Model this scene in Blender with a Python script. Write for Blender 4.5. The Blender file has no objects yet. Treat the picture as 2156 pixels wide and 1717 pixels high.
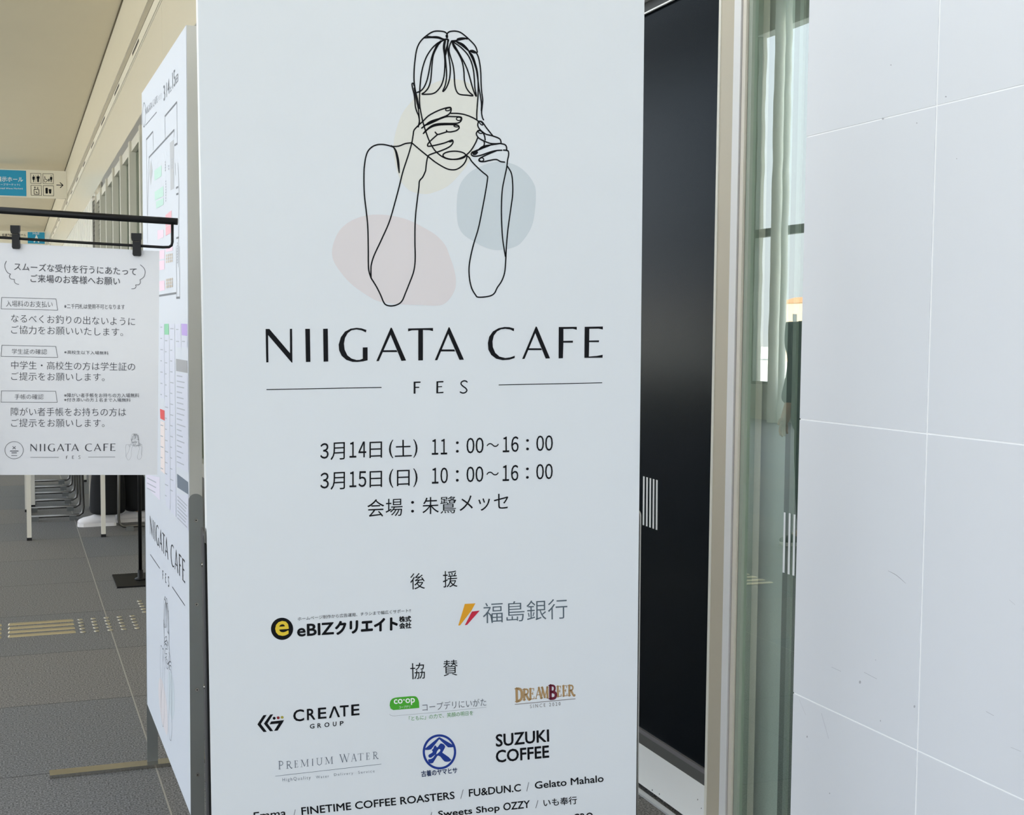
import bpy, math, random
from mathutils import Vector, Matrix
from mathutils.geometry import tessellate_polygon

# ------------------------------------------------------------------ camera
SC = bpy.context.scene
COL = SC.collection
F, CX, CY, CAMH = 2500.0, 800.0, 848.0, 1.31


def rmat(yaw, pitch, roll):
    """columns: right, down, forward (degrees in)"""
    y, p, r = (math.radians(a) for a in (yaw, pitch, roll))
    fwd = Vector((math.sin(y) * math.cos(p), math.cos(y) * math.cos(p), -math.sin(p)))
    right = Vector((math.cos(y), -math.sin(y), 0))
    down = fwd.cross(right)
    r2 = math.cos(r) * right + math.sin(r) * down
    d2 = -math.sin(r) * right + math.cos(r) * down
    return r2, d2, fwd


CAM_AX = rmat(17.208, 3.548, -0.083)
CAM_P = Vector((0, 0, CAMH))
cam = bpy.data.cameras.new('camera')
cam_o = bpy.data.objects.new('camera', cam)
COL.objects.link(cam_o)
r_, d_, f_ = CAM_AX
m = Matrix.Identity(4)
for i in range(3):
    m[i][0], m[i][1], m[i][2], m[i][3] = r_[i], -d_[i], -f_[i], CAM_P[i]
cam_o.matrix_world = m
cam.sensor_fit = 'HORIZONTAL'
cam.sensor_width = 36.0
cam.lens = F / 2156.0 * 36.0
cam.shift_x = (1078.0 - CX) / 2156.0
cam.shift_y = -(858.5 - CY) / 2156.0
cam.clip_start = 0.05
cam.clip_end = 2000
SC.camera = cam_o

# ------------------------------------------------------------------ light
SC.view_settings.view_transform = 'Standard'
SC.view_settings.look = 'None'
SC.view_settings.gamma = 1.0
SC.view_settings.use_curve_mapping = False
SC.view_settings.exposure = 0.46
SC.cycles.use_denoising = True
SC.cycles.max_bounces = 10
SC.cycles.diffuse_bounces = 6
SC.cycles.transparent_max_bounces = 16

SKY_STRENGTH = 2.4
world = bpy.data.worlds.new('sky')
SC.world = world
world.use_nodes = True
nt = world.node_tree
nt.nodes.clear()
out = nt.nodes.new('ShaderNodeOutputWorld')
bg = nt.nodes.new('ShaderNodeBackground')
tc = nt.nodes.new('ShaderNodeTexCoord')
sep = nt.nodes.new('ShaderNodeSeparateXYZ')
ramp = nt.nodes.new('ShaderNodeValToRGB')
ramp.color_ramp.elements[0].position = 0.0
ramp.color_ramp.elements[0].color = (0.75, 0.75, 0.74, 1)
ramp.color_ramp.elements[1].position = 1.0
ramp.color_ramp.elements[1].color = (1.05, 1.16, 1.34, 1)
for pos, c in ((0.49, (0.70, 0.70, 0.69, 1)), (0.50, (0.66, 0.68, 0.71, 1)), (0.62, (0.70, 0.76, 0.84, 1)), (0.75, (0.84, 0.92, 1.04, 1))):
    e = ramp.color_ramp.elements.new(pos)
    e.color = c
mp = nt.nodes.new('ShaderNodeMath'); mp.operation = 'MULTIPLY_ADD'
mp.inputs[1].default_value = 0.5; mp.inputs[2].default_value = 0.5
nz = nt.nodes.new('ShaderNodeTexNoise'); nz.inputs['Scale'].default_value = 3.0; nz.inputs['Detail'].default_value = 6
cr = nt.nodes.new('ShaderNodeValToRGB')
cr.color_ramp.elements[0].position = 0.48; cr.color_ramp.elements[1].position = 0.72
mixc = nt.nodes.new('ShaderNodeMixRGB'); mixc.inputs[2].default_value = (0.85, 0.86, 0.88, 1)
mul = nt.nodes.new('ShaderNodeMath'); mul.operation = 'MULTIPLY'; mul.inputs[1].default_value = 0.3
L = nt.links.new
L(tc.outputs['Generated'], sep.inputs[0]); L(sep.outputs['Z'], mp.inputs[0]); L(mp.outputs[0], ramp.inputs[0])
L(tc.outputs['Generated'], nz.inputs['Vector']); L(nz.outputs['Fac'], cr.inputs[0]); L(cr.outputs[0], mul.inputs[0])
L(mul.outputs[0], mixc.inputs[0]); L(ramp.outputs[0], mixc.inputs[1])
L(mixc.outputs[0], bg.inputs['Color']); L(bg.outputs[0], out.inputs[0])
bg.inputs['Strength'].default_value = SKY_STRENGTH
sun = bpy.data.lights.new('sun', 'SUN')
sun.energy = 14.0; sun.angle = math.radians(0.6); sun.color = (1.0, 0.94, 0.85)
sun_o = bpy.data.objects.new('sun', sun); COL.objects.link(sun_o)
sun_o.rotation_euler = Vector((-0.80, 0.16, -0.58)).to_track_quat('-Z', 'Y').to_euler()


# ------------------------------------------------------------------ photo rays -> real surfaces
def ray(x, y):
    r, d, f = CAM_AX
    return r * ((x - CX) / F) + d * ((y - CY) / F) + f


def on_x(x, y, X):
    d = ray(x, y)
    return CAM_P + d * (X / d.x)


def on_z(x, y, z=0.0):
    d = ray(x, y)
    return CAM_P + d * ((z - CAMH) / d.z)


def on_y(x, y, Y):
    d = ray(x, y)
    return CAM_P + d * (Y / d.y)


class Plane:
    def __init__(self, P0, ax):
        self.P0 = Vector(P0); self.U, self.V, self.N = ax

    def px(self, x, y):
        d = ray(x, y)
        p = CAM_P + d * ((self.P0 - CAM_P).dot(self.N) / d.dot(self.N)) - self.P0
        return (p.dot(self.U), p.dot(self.V))

    def pt(self, u, v, off=0.0):
        return self.P0 + self.U * u + self.V * v - self.N * off


def crop(x0, y0, s):
    return lambda p: (x0 + p[0] * s, y0 + p[1] * s)


# ------------------------------------------------------------------ materials
def lin(c):
    c = c / 255.0
    return c / 12.92 if c <= 0.04045 else ((c + 0.055) / 1.055) ** 2.4


def rgb(r, g, b):
    return (lin(r), lin(g), lin(b), 1)


MATS = {}


def mat(name, col, rough=0.6, metal=0.0, var=0.0, vscale=4.0, coat=0.0, spec=0.5, bump=0.0, bscale=40.0, stretch=(1, 1, 1)):
    if name in MATS:
        return MATS[name]
    M = bpy.data.materials.new(name)
    M.use_nodes = True
    n = M.node_tree
    b = n.nodes['Principled BSDF']
    b.inputs['Base Color'].default_value = col
    b.inputs['Roughness'].default_value = rough
    b.inputs['Metallic'].default_value = metal
    b.inputs['Specular IOR Level'].default_value = spec
    if coat:
        b.inputs['Coat Weight'].default_value = coat
        b.inputs['Coat Roughness'].default_value = 0.08
    if var or bump:
        t = n.nodes.new('ShaderNodeTexCoord')
        mpn = n.nodes.new('ShaderNodeMapping'); mpn.inputs['Scale'].default_value = stretch
        n.links.new(t.outputs['Object'], mpn.inputs['Vector'])
    if var:
        k = n.nodes.new('ShaderNodeTexNoise'); k.inputs['Scale'].default_value = vscale; k.inputs['Detail'].default_value = 4
        n.links.new(mpn.outputs[0], k.inputs['Vector'])
        mx = n.nodes.new('ShaderNodeMixRGB'); mx.blend_type = 'MIX'
        mx.inputs[1].default_value = tuple(c * (1 - var) for c in col[:3]) + (1,)
        mx.inputs[2].default_value = tuple(min(1, c * (1 + var)) for c in col[:3]) + (1,)
        n.links.new(k.outputs['Fac'], mx.inputs[0])
        n.links.new(mx.outputs[0], b.inputs['Base Color'])
    if bump:
        k2 = n.nodes.new('ShaderNodeTexNoise'); k2.inputs['Scale'].default_value = bscale; k2.inputs['Detail'].default_value = 3
        n.links.new(mpn.outputs[0], k2.inputs['Vector'])
        bm = n.nodes.new('ShaderNodeBump'); bm.inputs['Strength'].default_value = bump; bm.inputs['Distance'].default_value = 0.01
        n.links.new(k2.outputs['Fac'], bm.inputs['Height'])
        n.links.new(bm.outputs[0], b.inputs['Normal'])
    MATS[name] = M
    return M


def glass_mat(name, tint, refl, wav=0.0):
    M = bpy.data.materials.new(name)
    M.use_nodes = True
    n = M.node_tree
    n.nodes.clear()
    o = n.nodes.new('ShaderNodeOutputMaterial')
    mx = n.nodes.new('ShaderNodeMixShader')
    tr = n.nodes.new('ShaderNodeBsdfTransparent'); tr.inputs[0].default_value = tint
    gl = n.nodes.new('ShaderNodeBsdfGlossy'); gl.inputs['Roughness'].default_value = 0.0
    gl.inputs['Color'].default_value = (0.92, 0.97, 0.94, 1)
    mx.inputs[0].default_value = refl
    n.links.new(tr.outputs[0], mx.inputs[1]); n.links.new(gl.outputs[0], mx.inputs[2]); n.links.new(mx.outputs[0], o.inputs[0])
    if wav:
        t = n.nodes.new('ShaderNodeTexCoord')
        mpn = n.nodes.new('ShaderNodeMapping'); mpn.inputs['Scale'].default_value = (1, 1.2, 2.2)
        k = n.nodes.new('ShaderNodeTexNoise'); k.inputs['Scale'].default_value = 4.0; k.inputs['Detail'].default_value = 1
        bm = n.nodes.new('ShaderNodeBump'); bm.inputs['Strength'].default_value = wav; bm.inputs['Distance'].default_value = 0.01
        n.links.new(t.outputs['Object'], mpn.inputs[0]); n.links.new(mpn.outputs[0], k.inputs['Vector'])
        n.links.new(k.outputs['Fac'], bm.inputs['Height']); n.links.new(bm.outputs[0], gl.inputs['Normal'])
    MATS[name] = M
    return M


INK = mat('black_ink', rgb(8, 9, 15), 0.6, spec=0.2)
INK_GREY = mat('grey_ink', rgb(96, 100, 106), 0.5)
INK_LIGHT = mat('light_grey_ink', rgb(165, 168, 172), 0.5)
PANEL = mat('matt_white_print', rgb(226, 230, 234), 0.55, var=0.015, vscale=3)
EDGE_WHITE = mat('white_foam_edge', rgb(240, 242, 242), 0.6)
STEEL = mat('brushed_stainless', rgb(176, 172, 164), 0.24, 1.0, var=0.05, vscale=8, stretch=(1, 1, 0.1))
STEEL_DARK = mat('dull_steel_plate', rgb(146, 148, 146), 0.4, 0.85, var=0.06, vscale=9)
BLACK_METAL = mat('black_painted_metal', rgb(9, 9, 10), 0.45, spec=0.3)
BLACK_RUBBER = mat('black_rubber', rgb(24, 24, 25), 0.8)
WHITE_METAL = mat('white_painted_metal', rgb(225, 220, 208), 0.4)


# ------------------------------------------------------------------ mesh builder
class MB:
    def __init__(self):
        self.v = []; self.f = []

    def quad(self, a, b, c, d):
        i = len(self.v); self.v += [Vector(p) for p in (a, b, c, d)]; self.f.append((i, i + 1, i + 2, i + 3))
        return self

    def box(self, x0, x1, y0, y1, z0, z1):
        i = len(self.v)
        self.v += [Vector((x, y, z)) for z in (z0, z1) for y in (y0, y1) for x in (x0, x1)]
        for q in ((0, 2, 3, 1), (4, 5, 7, 6), (0, 1, 5, 4), (2, 6, 7, 3), (0, 4, 6, 2), (1, 3, 7, 5)):
            self.f.append(tuple(i + k for k in q))
        return self

    def slab(self, P, pts, o0, o1):
        """prism on a plane: 2d outline pts (u,v), between offsets o0 (back) and o1 (front)"""
        i = len(self.v); n = len(pts)
        self.v += [P.pt(u, v, o0) for u, v in pts] + [P.pt(u, v, o1) for u, v in pts]
        for t in tessellate_polygon([[Vector((u, v, 0)) for u, v in pts]]):
            self.f.append(tuple(i + n + k for k in t)); self.f.append(tuple(i + k for k in reversed(t)))
        for k in range(n):
            k2 = (k + 1) % n
            self.f.append((i + k, i + k2, i + n + k2, i + n + k))
        return self

    def flat(self, P, pts, off):
        i = len(self.v)
        self.v += [P.pt(u, v, off) for u, v in pts]
        for t in tessellate_polygon([[Vector((u, v, 0)) for u, v in pts]]):
            self.f.append(tuple(i + k for k in t))
        return self

    def tube(self, pts, r, n=10, cap=True):
        pts = [Vector(p) for p in pts]
        rings = []
        up = None
        for k, p in enumerate(pts):
            a = pts[max(0, k - 1)]; b = pts[min(len(pts) - 1, k + 1)]
            t = (b - a).normalized()
            if up is None:
                up = Vector((0, 0, 1)) if abs(t.z) < 0.9 else Vector((1, 0, 0))
            s = t.cross(up).normalized(); up = s.cross(t).normalized()
            rr = r[k] if isinstance(r, (list, tuple)) else r
            i = len(self.v)
            for q in range(n):
                an = 2 * math.pi * q / n
                self.v.append(p + s * (math.cos(an) * rr) + up * (math.sin(an) * rr))
            rings.append(i)
        for a, b in zip(rings, rings[1:]):
            for q in range(n):
                q2 = (q + 1) % n
                self.f.append((a + q, a + q2, b + q2, b + q))
        if cap:
            self.f.append(tuple(rings[0] + q for q in reversed(range(n))))
            self.f.append(tuple(rings[-1] + q for q in range(n)))
        return self

    def lathe(self, c, prof, n=16):
        c = Vector(c); rings = []
        for r, z in prof:
            i = len(self.v)
            for q in range(n):
                a = 2 * math.pi * q / n
                self.v.append(c + Vector((r * math.cos(a), r * math.sin(a), z)))
            rings.append(i)
        for a, b in zip(rings, rings[1:]):
            for q in range(n):
                q2 = (q + 1) % n
                self.f.append((a + q, a + q2, b + q2, b + q))
        self.f.append(tuple(rings[0] + q for q in reversed(range(n))))
        self.f.append(tuple(rings[-1] + q for q in range(n)))
        return self

    def build(self, name, material, parent=None, smooth=False, base=None):
        me = bpy.data.meshes.new(name)
        b = Vector(base) if base is not None else (world_loc(parent) if parent else Vector((0, 0, 0)))
        me.from_pydata([tuple(p - b) for p in self.v], [], self.f)
        me.materials.append(material)
        if smooth:
            me.polygons.foreach_set('use_smooth', [True] * len(me.polygons))
        me.update()
        o = bpy.data.objects.new(name, me)
        COL.objects.link(o)
        if parent:
            o.parent = parent
        elif base is not None:
            o.location = b
        return o


def world_loc(o):
    p = Vector((0, 0, 0))
    while o:
        p = p + o.location; o = o.parent
    return p


def tag(o, label, cat, group=None, kind=None):
    o['label'] = label; o['category'] = cat
    if group: o['group'] = group
    if kind: o['kind'] = kind
    return o


def thing(name, loc, label, cat, group=None):
    o = bpy.data.objects.new(name, None)
    o.empty_display_size = 0.05
    o.location = loc
    COL.objects.link(o)
    return tag(o, label, cat, group)


def struct(name, mb, material, parent=None, label=None):
    o = mb.build(name, material, parent)
    if parent is None:
        o['kind'] = 'structure'
        if label:
            o['label'] = label
            o['category'] = name.split('_')[0]
    return o


# ------------------------------------------------------------------ flat print helpers
def catmull(pts, n=7, closed=False):
    if len(pts) < 3:
        return list(pts)
    P = list(pts); res = []
    N = len(P); rng = N if closed else N - 1
    for i in range(rng):
        p0 = P[(i - 1) % N] if closed or i > 0 else P[0]
        p1 = P[i]; p2 = P[(i + 1) % N]
        p3 = P[(i + 2) % N] if closed or i + 2 < N else P[-1]
        for k in range(n):
            t = k / n
            res.append(tuple(0.5 * (2 * p1[a] + (p2[a] - p0[a]) * t + (2 * p0[a] - 5 * p1[a] + 4 * p2[a] - p3[a]) * t * t
                             + (3 * p1[a] - p0[a] - 3 * p2[a] + p3[a]) * t ** 3) for a in (0, 1)))
    if not closed:
        res.append(P[-1])
    return res


def ribbon(mb, P, pts, w, off, taper=False):
    n = len(pts)
    left, right = [], []
    for k in range(n):
        a = pts[max(0, k - 1)]; b = pts[min(n - 1, k + 1)]
        dx, dy = b[0] - a[0], b[1] - a[1]
        l = math.hypot(dx, dy) or 1e-9
        t = k / max(1, n - 1)
        h = w / 2 * (1 if not taper else (0.35 + 0.65 * math.sin(math.pi * t)))
        left.append((pts[k][0] - dy / l * h, pts[k][1] + dx / l * h)); right.append((pts[k][0] + dy / l * h, pts[k][1] - dx / l * h))
    i = len(mb.v)
    for a, b in zip(left, right):
        mb.v.append(P.pt(*a, off)); mb.v.append(P.pt(*b, off))
    for k in range(n - 1):
        mb.f.append((i + 2 * k, i + 2 * k + 1, i + 2 * k + 3, i + 2 * k + 2))
    if not taper:
        for e, nb in ((0, 1), (n - 1, n - 2)):
            if n < 2: break
            dx, dy = pts[e][0] - pts[nb][0], pts[e][1] - pts[nb][1]
            a0 = math.atan2(dy, dx)
            i = len(mb.v)
            ar = [(pts[e][0] + w / 2 * math.cos(a0 + t), pts[e][1] + w / 2 * math.sin(a0 + t)) for t in [math.pi * (q / 6 - 0.5) for q in range(7)]]
            mb.v += [P.pt(u, v, off) for u, v in ar]
            mb.f.append(tuple(range(i, i + 7)))


def ellipse(c, rx, ry, n=28, rot=0.0):
    cr_, sr_ = math.cos(rot), math.sin(rot)
    o = []
    for k in range(n):
        a = 2 * math.pi * k / n
        x, y = rx * math.cos(a), ry * math.sin(a)
        o.append((c[0] + x * cr_ - y * sr_, c[1] + x * sr_ + y * cr_))
    return o


def ring(mb, P, outer, inner, off):
    n = len(outer); i = len(mb.v)
    mb.v += [P.pt(u, v, off) for u, v in outer] + [P.pt(u, v, off) for u, v in inner]
    for k in range(n):
        k2 = (k + 1) % n
        mb.f.append((i + k, i + k2, i + n + k2, i + n + k))


_TXT = {}


def glyphs(s, bold=0.0, spacing=1.0, shear=0.0):
    key = (s, bold, spacing, shear)
    if key not in _TXT:
        c = bpy.data.curves.new('lettering', 'FONT')
        c.body = s; c.size = 1; c.resolution_u = 3; c.offset = bold; c.space_character = spacing; c.shear = shear
        o = bpy.data.objects.new('lettering', c)
        me = bpy.data.meshes.new_from_object(o)
        vs = [(v.co.x, v.co.y) for v in me.vertices]
        fs = [tuple(p.vertices) for p in me.polygons]
        bpy.data.objects.remove(o); bpy.data.curves.remove(c); bpy.data.meshes.remove(me)
        x0 = min(v[0] for v in vs); x1 = max(v[0] for v in vs); y0 = min(v[1] for v in vs); y1 = max(v[1] for v in vs)
        w, h = max(x1 - x0, 1e-6), max(y1 - y0, 1e-6)
        _TXT[key] = ([((x - x0) / w, (y - y0) / h) for x, y in vs], fs)
    return _TXT[key]


def write(mb, P, K, s, bl, br, tl, bold=0.0, off=0.0006, spacing=1.0, shear=0.0):
    """ink box of the text s, given by three corners in photo crop coordinates"""
    vs, fs = glyphs(s, min(bold, 0.0), spacing, shear)
    a = P.px(*K(bl)); b = P.px(*K(br)); c = P.px(*K(tl))
    h = math.hypot(c[0] - a[0], c[1] - a[1])
    e = max(bold, 0.0) * h * 1.25
    for j, (du, dv) in enumerate(((0, 0),) if e == 0 else ((0, 0), (e, 0), (-e, 0), (0, e), (0, -e), (e * .7, e * .7), (-e * .7, e * .7), (e * .7, -e * .7), (-e * .7, -e * .7))):
        o_j = off + 0.00001 * j
        i = len(mb.v)
        for x, y in vs:
            mb.v.append(P.pt(a[0] + x * (b[0] - a[0]) + y * (c[0] - a[0]) + du, a[1] + x * (b[1] - a[1]) + y * (c[1] - a[1]) + dv, o_j))
        for f in fs:
            mb.f.append(tuple(i + k for k in f))


def shape(mb, P, K, pts, off=0.0006, smooth=False):
    q = [P.px(*K(p)) for p in pts]
    if smooth:
        q = catmull(q, 6, True)
    mb.flat(P, q, off)


def stroke(mb, P, K, pts, wpx, off=0.0006, taper=False, smooth=True, wscale=None):
    q = [P.px(*K(p)) for p in pts]
    a = P.px(*K((pts[0][0] - 5, pts[0][1]))); b = P.px(*K((pts[0][0] + 5, pts[0][1])))
    w = wpx * math.hypot(b[0] - a[0], b[1] - a[1]) / 10.0
    if smooth:
        q = catmull(q, 6)
    ribbon(mb, P, q, w, off, taper)


# ------------------------------------------------------------------ setting
XW = 1.65          # upper wall and fascia plane
XD = 1.697         # sliding door plane
XT = 1.6175        # tiled wall face
CEIL = 6.15
XL = -7.0          # window wall opposite
YB, YE = -9.0, 72.0

# floor: dark granite tiles
FM = bpy.data.materials.new('granite_tile_floor'); FM.use_nodes = True
n = FM.node_tree; b = n.nodes['Principled BSDF']
t = n.nodes.new('ShaderNodeTexCoord'); mpn = n.nodes.new('ShaderNodeMapping')
mpn.inputs['Location'].default_value = (-0.391 + 0.674 * 20, -4.235 + 0.674 * 30, 0)
br = n.nodes.new('ShaderNodeTexBrick')
br.offset = 0.0; br.squash = 1.0
br.inputs['Scale'].default_value = 1.0; br.inputs['Brick Width'].default_value = 0.674; br.inputs['Row Height'].default_value = 0.674
br.inputs['Mortar Size'].default_value = 0.0022; br.inputs['Mortar Smooth'].default_value = 0.1
br.inputs['Color1'].default_value = rgb(104, 105, 107); br.inputs['Color2'].default_value = rgb(114, 111, 108)
br.inputs['Mortar'].default_value = rgb(46, 46, 46)
sp = n.nodes.new('ShaderNodeTexNoise'); sp.inputs['Scale'].default_value = 190; sp.inputs['Detail'].default_value = 2
spr = n.nodes.new('ShaderNodeValToRGB'); spr.color_ramp.elements[0].position = 0.34; spr.color_ramp.elements[1].position = 0.68
spr.color_ramp.elements[0].color = (0.2, 0.2, 0.2, 1); spr.color_ramp.elements[1].color = (2.0, 2.0, 2.0, 1)
mm = n.nodes.new('ShaderNodeMixRGB'); mm.blend_type = 'MULTIPLY'; mm.inputs[0].default_value = 0.8
l = n.links.new
l(t.outputs['Object'], mpn.inputs[0]); l(mpn.outputs[0], br.inputs['Vector']); l(t.outputs['Object'], sp.inputs['Vector'])
l(sp.outputs['Fac'], spr.inputs[0]); l(br.outputs['Color'], mm.inputs[1]); l(spr.outputs[0], mm.inputs[2]); l(mm.outputs[0], b.inputs['Base Color'])
b.inputs['Roughness'].default_value = 0.6
b.inputs['Specular IOR Level'].default_value = 0.3
bmp = n.nodes.new('ShaderNodeBump'); bmp.inputs['Strength'].default_value = 0.15; bmp.inputs['Distance'].default_value = 0.002
l(sp.outputs['Fac'], bmp.inputs['Height']); l(bmp.outputs[0], b.inputs['Normal'])
struct('floor', MB().box(XL - 0.4, 2.2, YB - 0.2, YE, -0.12, 0.0), FM, label='dark grey speckled granite tile floor')
# light metal strip in the floor joint along the hall
struct('trim_1', MB().box(0.3875, 0.3925, 2.0, 40.0, -0.004, 0.0006), mat('joint_strip', rgb(150, 146, 138), 0.5), label='thin pale joint line running along the floor')

CEIL_M = mat('taupe_ceiling_board', rgb(214, 202, 176), 0.7, var=0.02, vscale=1)
FASCIA = mat('cream_metal_fascia', rgb(222, 214, 196), 0.22, var=0.015, vscale=1.2, spec=0.5)
SKX0, SKX1 = XL + 0.5, XL + 3.0
struct('ceiling', MB().box(SKX1, XW - 0.02, YB - 0.2, YE, CEIL, CEIL + 0.2).box(XL - 0.4, SKX0, YB - 0.2, YE, CEIL, CEIL + 0.2), CEIL_M, label='flat taupe ceiling high above the hall')
struct('trim_2', MB().box(XW - 0.02, XW + 0.1, 2.0, YE, CEIL - 0.02, CEIL + 0.2), mat('shadow_gap', rgb(96, 84, 62), 0.8), label='dark strip coloured as the shadow gap between ceiling and wall')  # solid strip, the joint's shade is put into its dark colour

# right hand wall: fascia above, in panels with open seams
fm_ = MB()
seams = [3.3, 7.5, 10.5, 13.53, 38.0, 54.0, YE]
for a, c in zip(seams, seams[1:]):
    fm_.box(XW, XW + 0.12, a + 0.004, c - 0.004, 5.30, CEIL - 0.02)
    fm_.box(XW, XW + 0.12, a + 0.004, c - 0.004, 4.07, 4.93)
fm_.box(XW + 0.02, XW + 0.14, 3.3, YE, 4.08, CEIL - 0.03)
wall_r = struct('wall_right', fm_, FASCIA, label='cream panelled fascia above the glazing along the hall')
mb = MB().box(XW - 0.012, XW + 0.08, 3.3, YE, 4.965, 5.105)
tr3 = struct('trim_3', mb, mat('pale_track_rail', rgb(226, 220, 204), 0.35), label='pale slotted rail along the fascia')
rec = MB().box(XW + 0.012, XW + 0.03, 3.3, YE, 5.105, 5.30)
struct('recess', rec, mat('grey_recess', rgb(176, 168, 150), 0.3, 0.3), tr3)
for k in range(16):
    yc = 16.3 + 2.945 * k
    s_ = MB()
    pts = []
    for q in range(9):
        a = math.pi * (q / 8 - 0.5)
        pts.append((yc + 0.42 + 0.022 * math.cos(a), 5.045 + 0.022 * math.sin(a)))
    for q in range(9):
        a = math.pi * (q / 8 + 0.5)
        pts.append((yc - 0.42 + 0.022 * math.cos(a), 5.045 + 0.022 * math.sin(a)))
    i = len(s_.v); s_.v += [Vector((XW - 0.014, y, z)) for y, z in pts]; s_.f.append(tuple(range(len(pts))))
    struct('slot', s_, mat('dark_slot', rgb(52, 44, 36), 0.7), tr3)
struct('groove_line', MB().box(XW - 0.014, XW + 0.02, 3.3, YE, 5.10, 5.112), mat('dark_groove', rgb(110, 100, 84), 0.7), tr3)  # dark strip along the upper edge of the rail
struct('groove_line', MB().box(XW - 0.004, XW + 0.02, 3.3, YE, 4.93, 4.962), mat('grey_groove', rgb(186, 180, 166), 0.6), tr3)  # grey strip along the lower edge of the rail

# lower right wall beyond the doors: glazed frames, louvre, ribbed panels
FRAME = mat('warm_aluminium_frame', rgb(200, 196, 182), 0.4, 0.25)
HEAD = mat('grey_metal_head', rgb(116, 114, 108), 0.4, 0.1, var=0.25, vscale=0.8)
struct('trim_4', MB().box(XW - 0.01, XW + 0.1, 8.0, 22.7, 3.84, 4.07), HEAD, label='grey metal head strip over the glazed frames')
GREY_BACK = mat('dim_grey_room', rgb(196, 192, 180), 0.8)
struct('wall_back', MB().box(XW + 0.22, XW + 0.3, 3.3, YE, 0, 4.08), GREY_BACK, label='dim wall behind the glazed frames')
GLASS_HALL = glass_mat('hall_glass', (0.72, 0.76, 0.72, 1), 0.32)
yk = 8.3
wn = 2
while yk < 22.4:
    fr = MB()
    for yy in (yk, yk + 1.30):
        fr.box(XW - 0.09, XW + 0.06, yy - 0.03, yy + 0.03, 0, 3.84)
        fr.box(XW - 0.05, XW + 0.05, yy + 0.05, yy + 0.075, 0, 3.84)
    fr.box(XW - 0.06, XW + 0.06, yk + 0.03, yk + 1.27, 3.70, 3.84)
    fr.box(XW - 0.06, XW + 0.06, yk + 0.03, yk + 1.27, 0, 0.12)
    w_ = struct('window_%d' % wn, fr, FRAME, label='tall glazed aluminium frame in the far wall')
    struct('pane', MB().box(XW + 0.0, XW + 0.012, yk + 0.076, yk + 1.27, 0.12, 3.70), GLASS_HALL, w_)
    yk += 1.39; wn += 1
lou = MB()
for k in range(46):
    z = 0.05 + k * 0.085
    lou.quad((XW - 0.03, 22.6, z), (XW - 0.03, 25.0, z), (XW + 0.03, 25.0, z + 0.05), (XW + 0.03, 22.6, z + 0.05))
for y0 in (22.55, 25.0):
    lou.box(XW - 0.04, XW + 0.05, y0, y0 + 0.08, 0, 4.0)
struct('wall_louvre', lou, mat('grey_louvre', rgb(150, 148, 140), 0.5), label='grey louvre panel in the far wall')
rib = MB().box(XW + 0.02, XW + 0.1, 25.1, YE, 0, 4.07)
y = 25.2
while y < YE - 1:
    rib.box(XW - 0.02, XW + 0.02, y, y + 0.45, 0.1, 4.0)
    y += 0.6
struct('wall_far', rib, mat('pale_ribbed_panel', rgb(222, 220, 210), 0.3), label='pale ribbed panelling at the far end of the hall wall')
struct('wall_front', MB().box(XL - 0.4, XW + 0.3, YE, YE + 0.2, 0, CEIL + 0.2), mat('pale_end_wall', rgb(200, 196, 184), 0.6), label='far end wall of the hall')
# wall between the door and the first glazed frame, and above the door
struct('wall_pier', MB().box(XW, XW + 0.25, 3.75, 8.27, 0, 4.07), FASCIA, label='cream wall hidden behind the signboards')
struct('wall_lintel', MB().box(XD - 0.03, XD + 0.2, 2.0, 3.75, 2.215, 4.07).box(XW, XW + 0.3, -9, 3.3, 4.07, CEIL), mat('white_lintel', rgb(226, 226, 222), 0.5), label='white lintel over the black door')

# tiled wall on the right
TILE = mat('white_ceramic_tile', rgb(224, 226, 231), 0.4, var=0.02, vscale=1.6)
GROUT = mat('white_grout', rgb(252, 252, 252), 0.8)
Ye = 2.168
tw = MB()
zs = [0.0, 0.5177, 1.1177, 1.7177, 2.3177, 2.9177, 3.5177, 4.07]
ys = [Ye, 1.7957] + [1.7957 - 0.6 * k for k in range(1, 18)]
G = 0.0022
for z0, z1 in zip(zs, zs[1:]):
    for y1, y0 in zip(ys, ys[1:]):
        tw.box(XT, XT + 0.012, y0 + G, y1 - (G if y1 != Ye else 0), z0 + G * 0.7, z1 - G * 0.7)
w_t = struct('wall_tiled', tw, TILE, label='white tiled wall at the right of the doors')
struct('grout', MB().box(XT + 0.0015, XT + 0.055, ys[-1], Ye - 0.001, 0, 4.07), GROUT, w_t)
struct('wall_edge', MB().box(XT + 0.012, XT + 0.056, Ye - 0.001, Ye, 0, 4.07), mat('tile_edge', rgb(180, 184, 186), 0.6), w_t)
# scuffs on the tiles
sc = MB()
TW = Plane((XT, 0, 0), (Vector((0, -1, 0)), Vector((0, 0, -1)), Vector((1, 0, 0))))
K0 = crop(0, 0, 1)
K4 = crop(1640, 1100, 0.35933)
K3 = crop(1640, 0, 0.34936)
for pts, w in (([(640, 285), (690, 312), (745, 360)], 3), ([(120, 1040), (158, 1130)], 2), ([(250, 1120), (292, 1270)], 3), ([(500, 880), (575, 920)], 4),
               ([(310, 850), (365, 875)], 3), ([(1215, 1110), (1260, 1135)], 5), ([(1350, 455), (1385, 485)], 3), ([(1360, 1320), (1420, 1345)], 4)):
    stroke(sc, TW, K4, pts, w, 0.0004, True)
for c, r in (((476, 938), 6), ((795, 1081), 5), ((596, 1165), 3), ((166, 1258), 4), ((568, 808), 2), ((298, 1590), 3)):
    shape(sc, TW, K4, ellipse(c, r, r * 1.6, 10), 0.0004)
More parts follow.
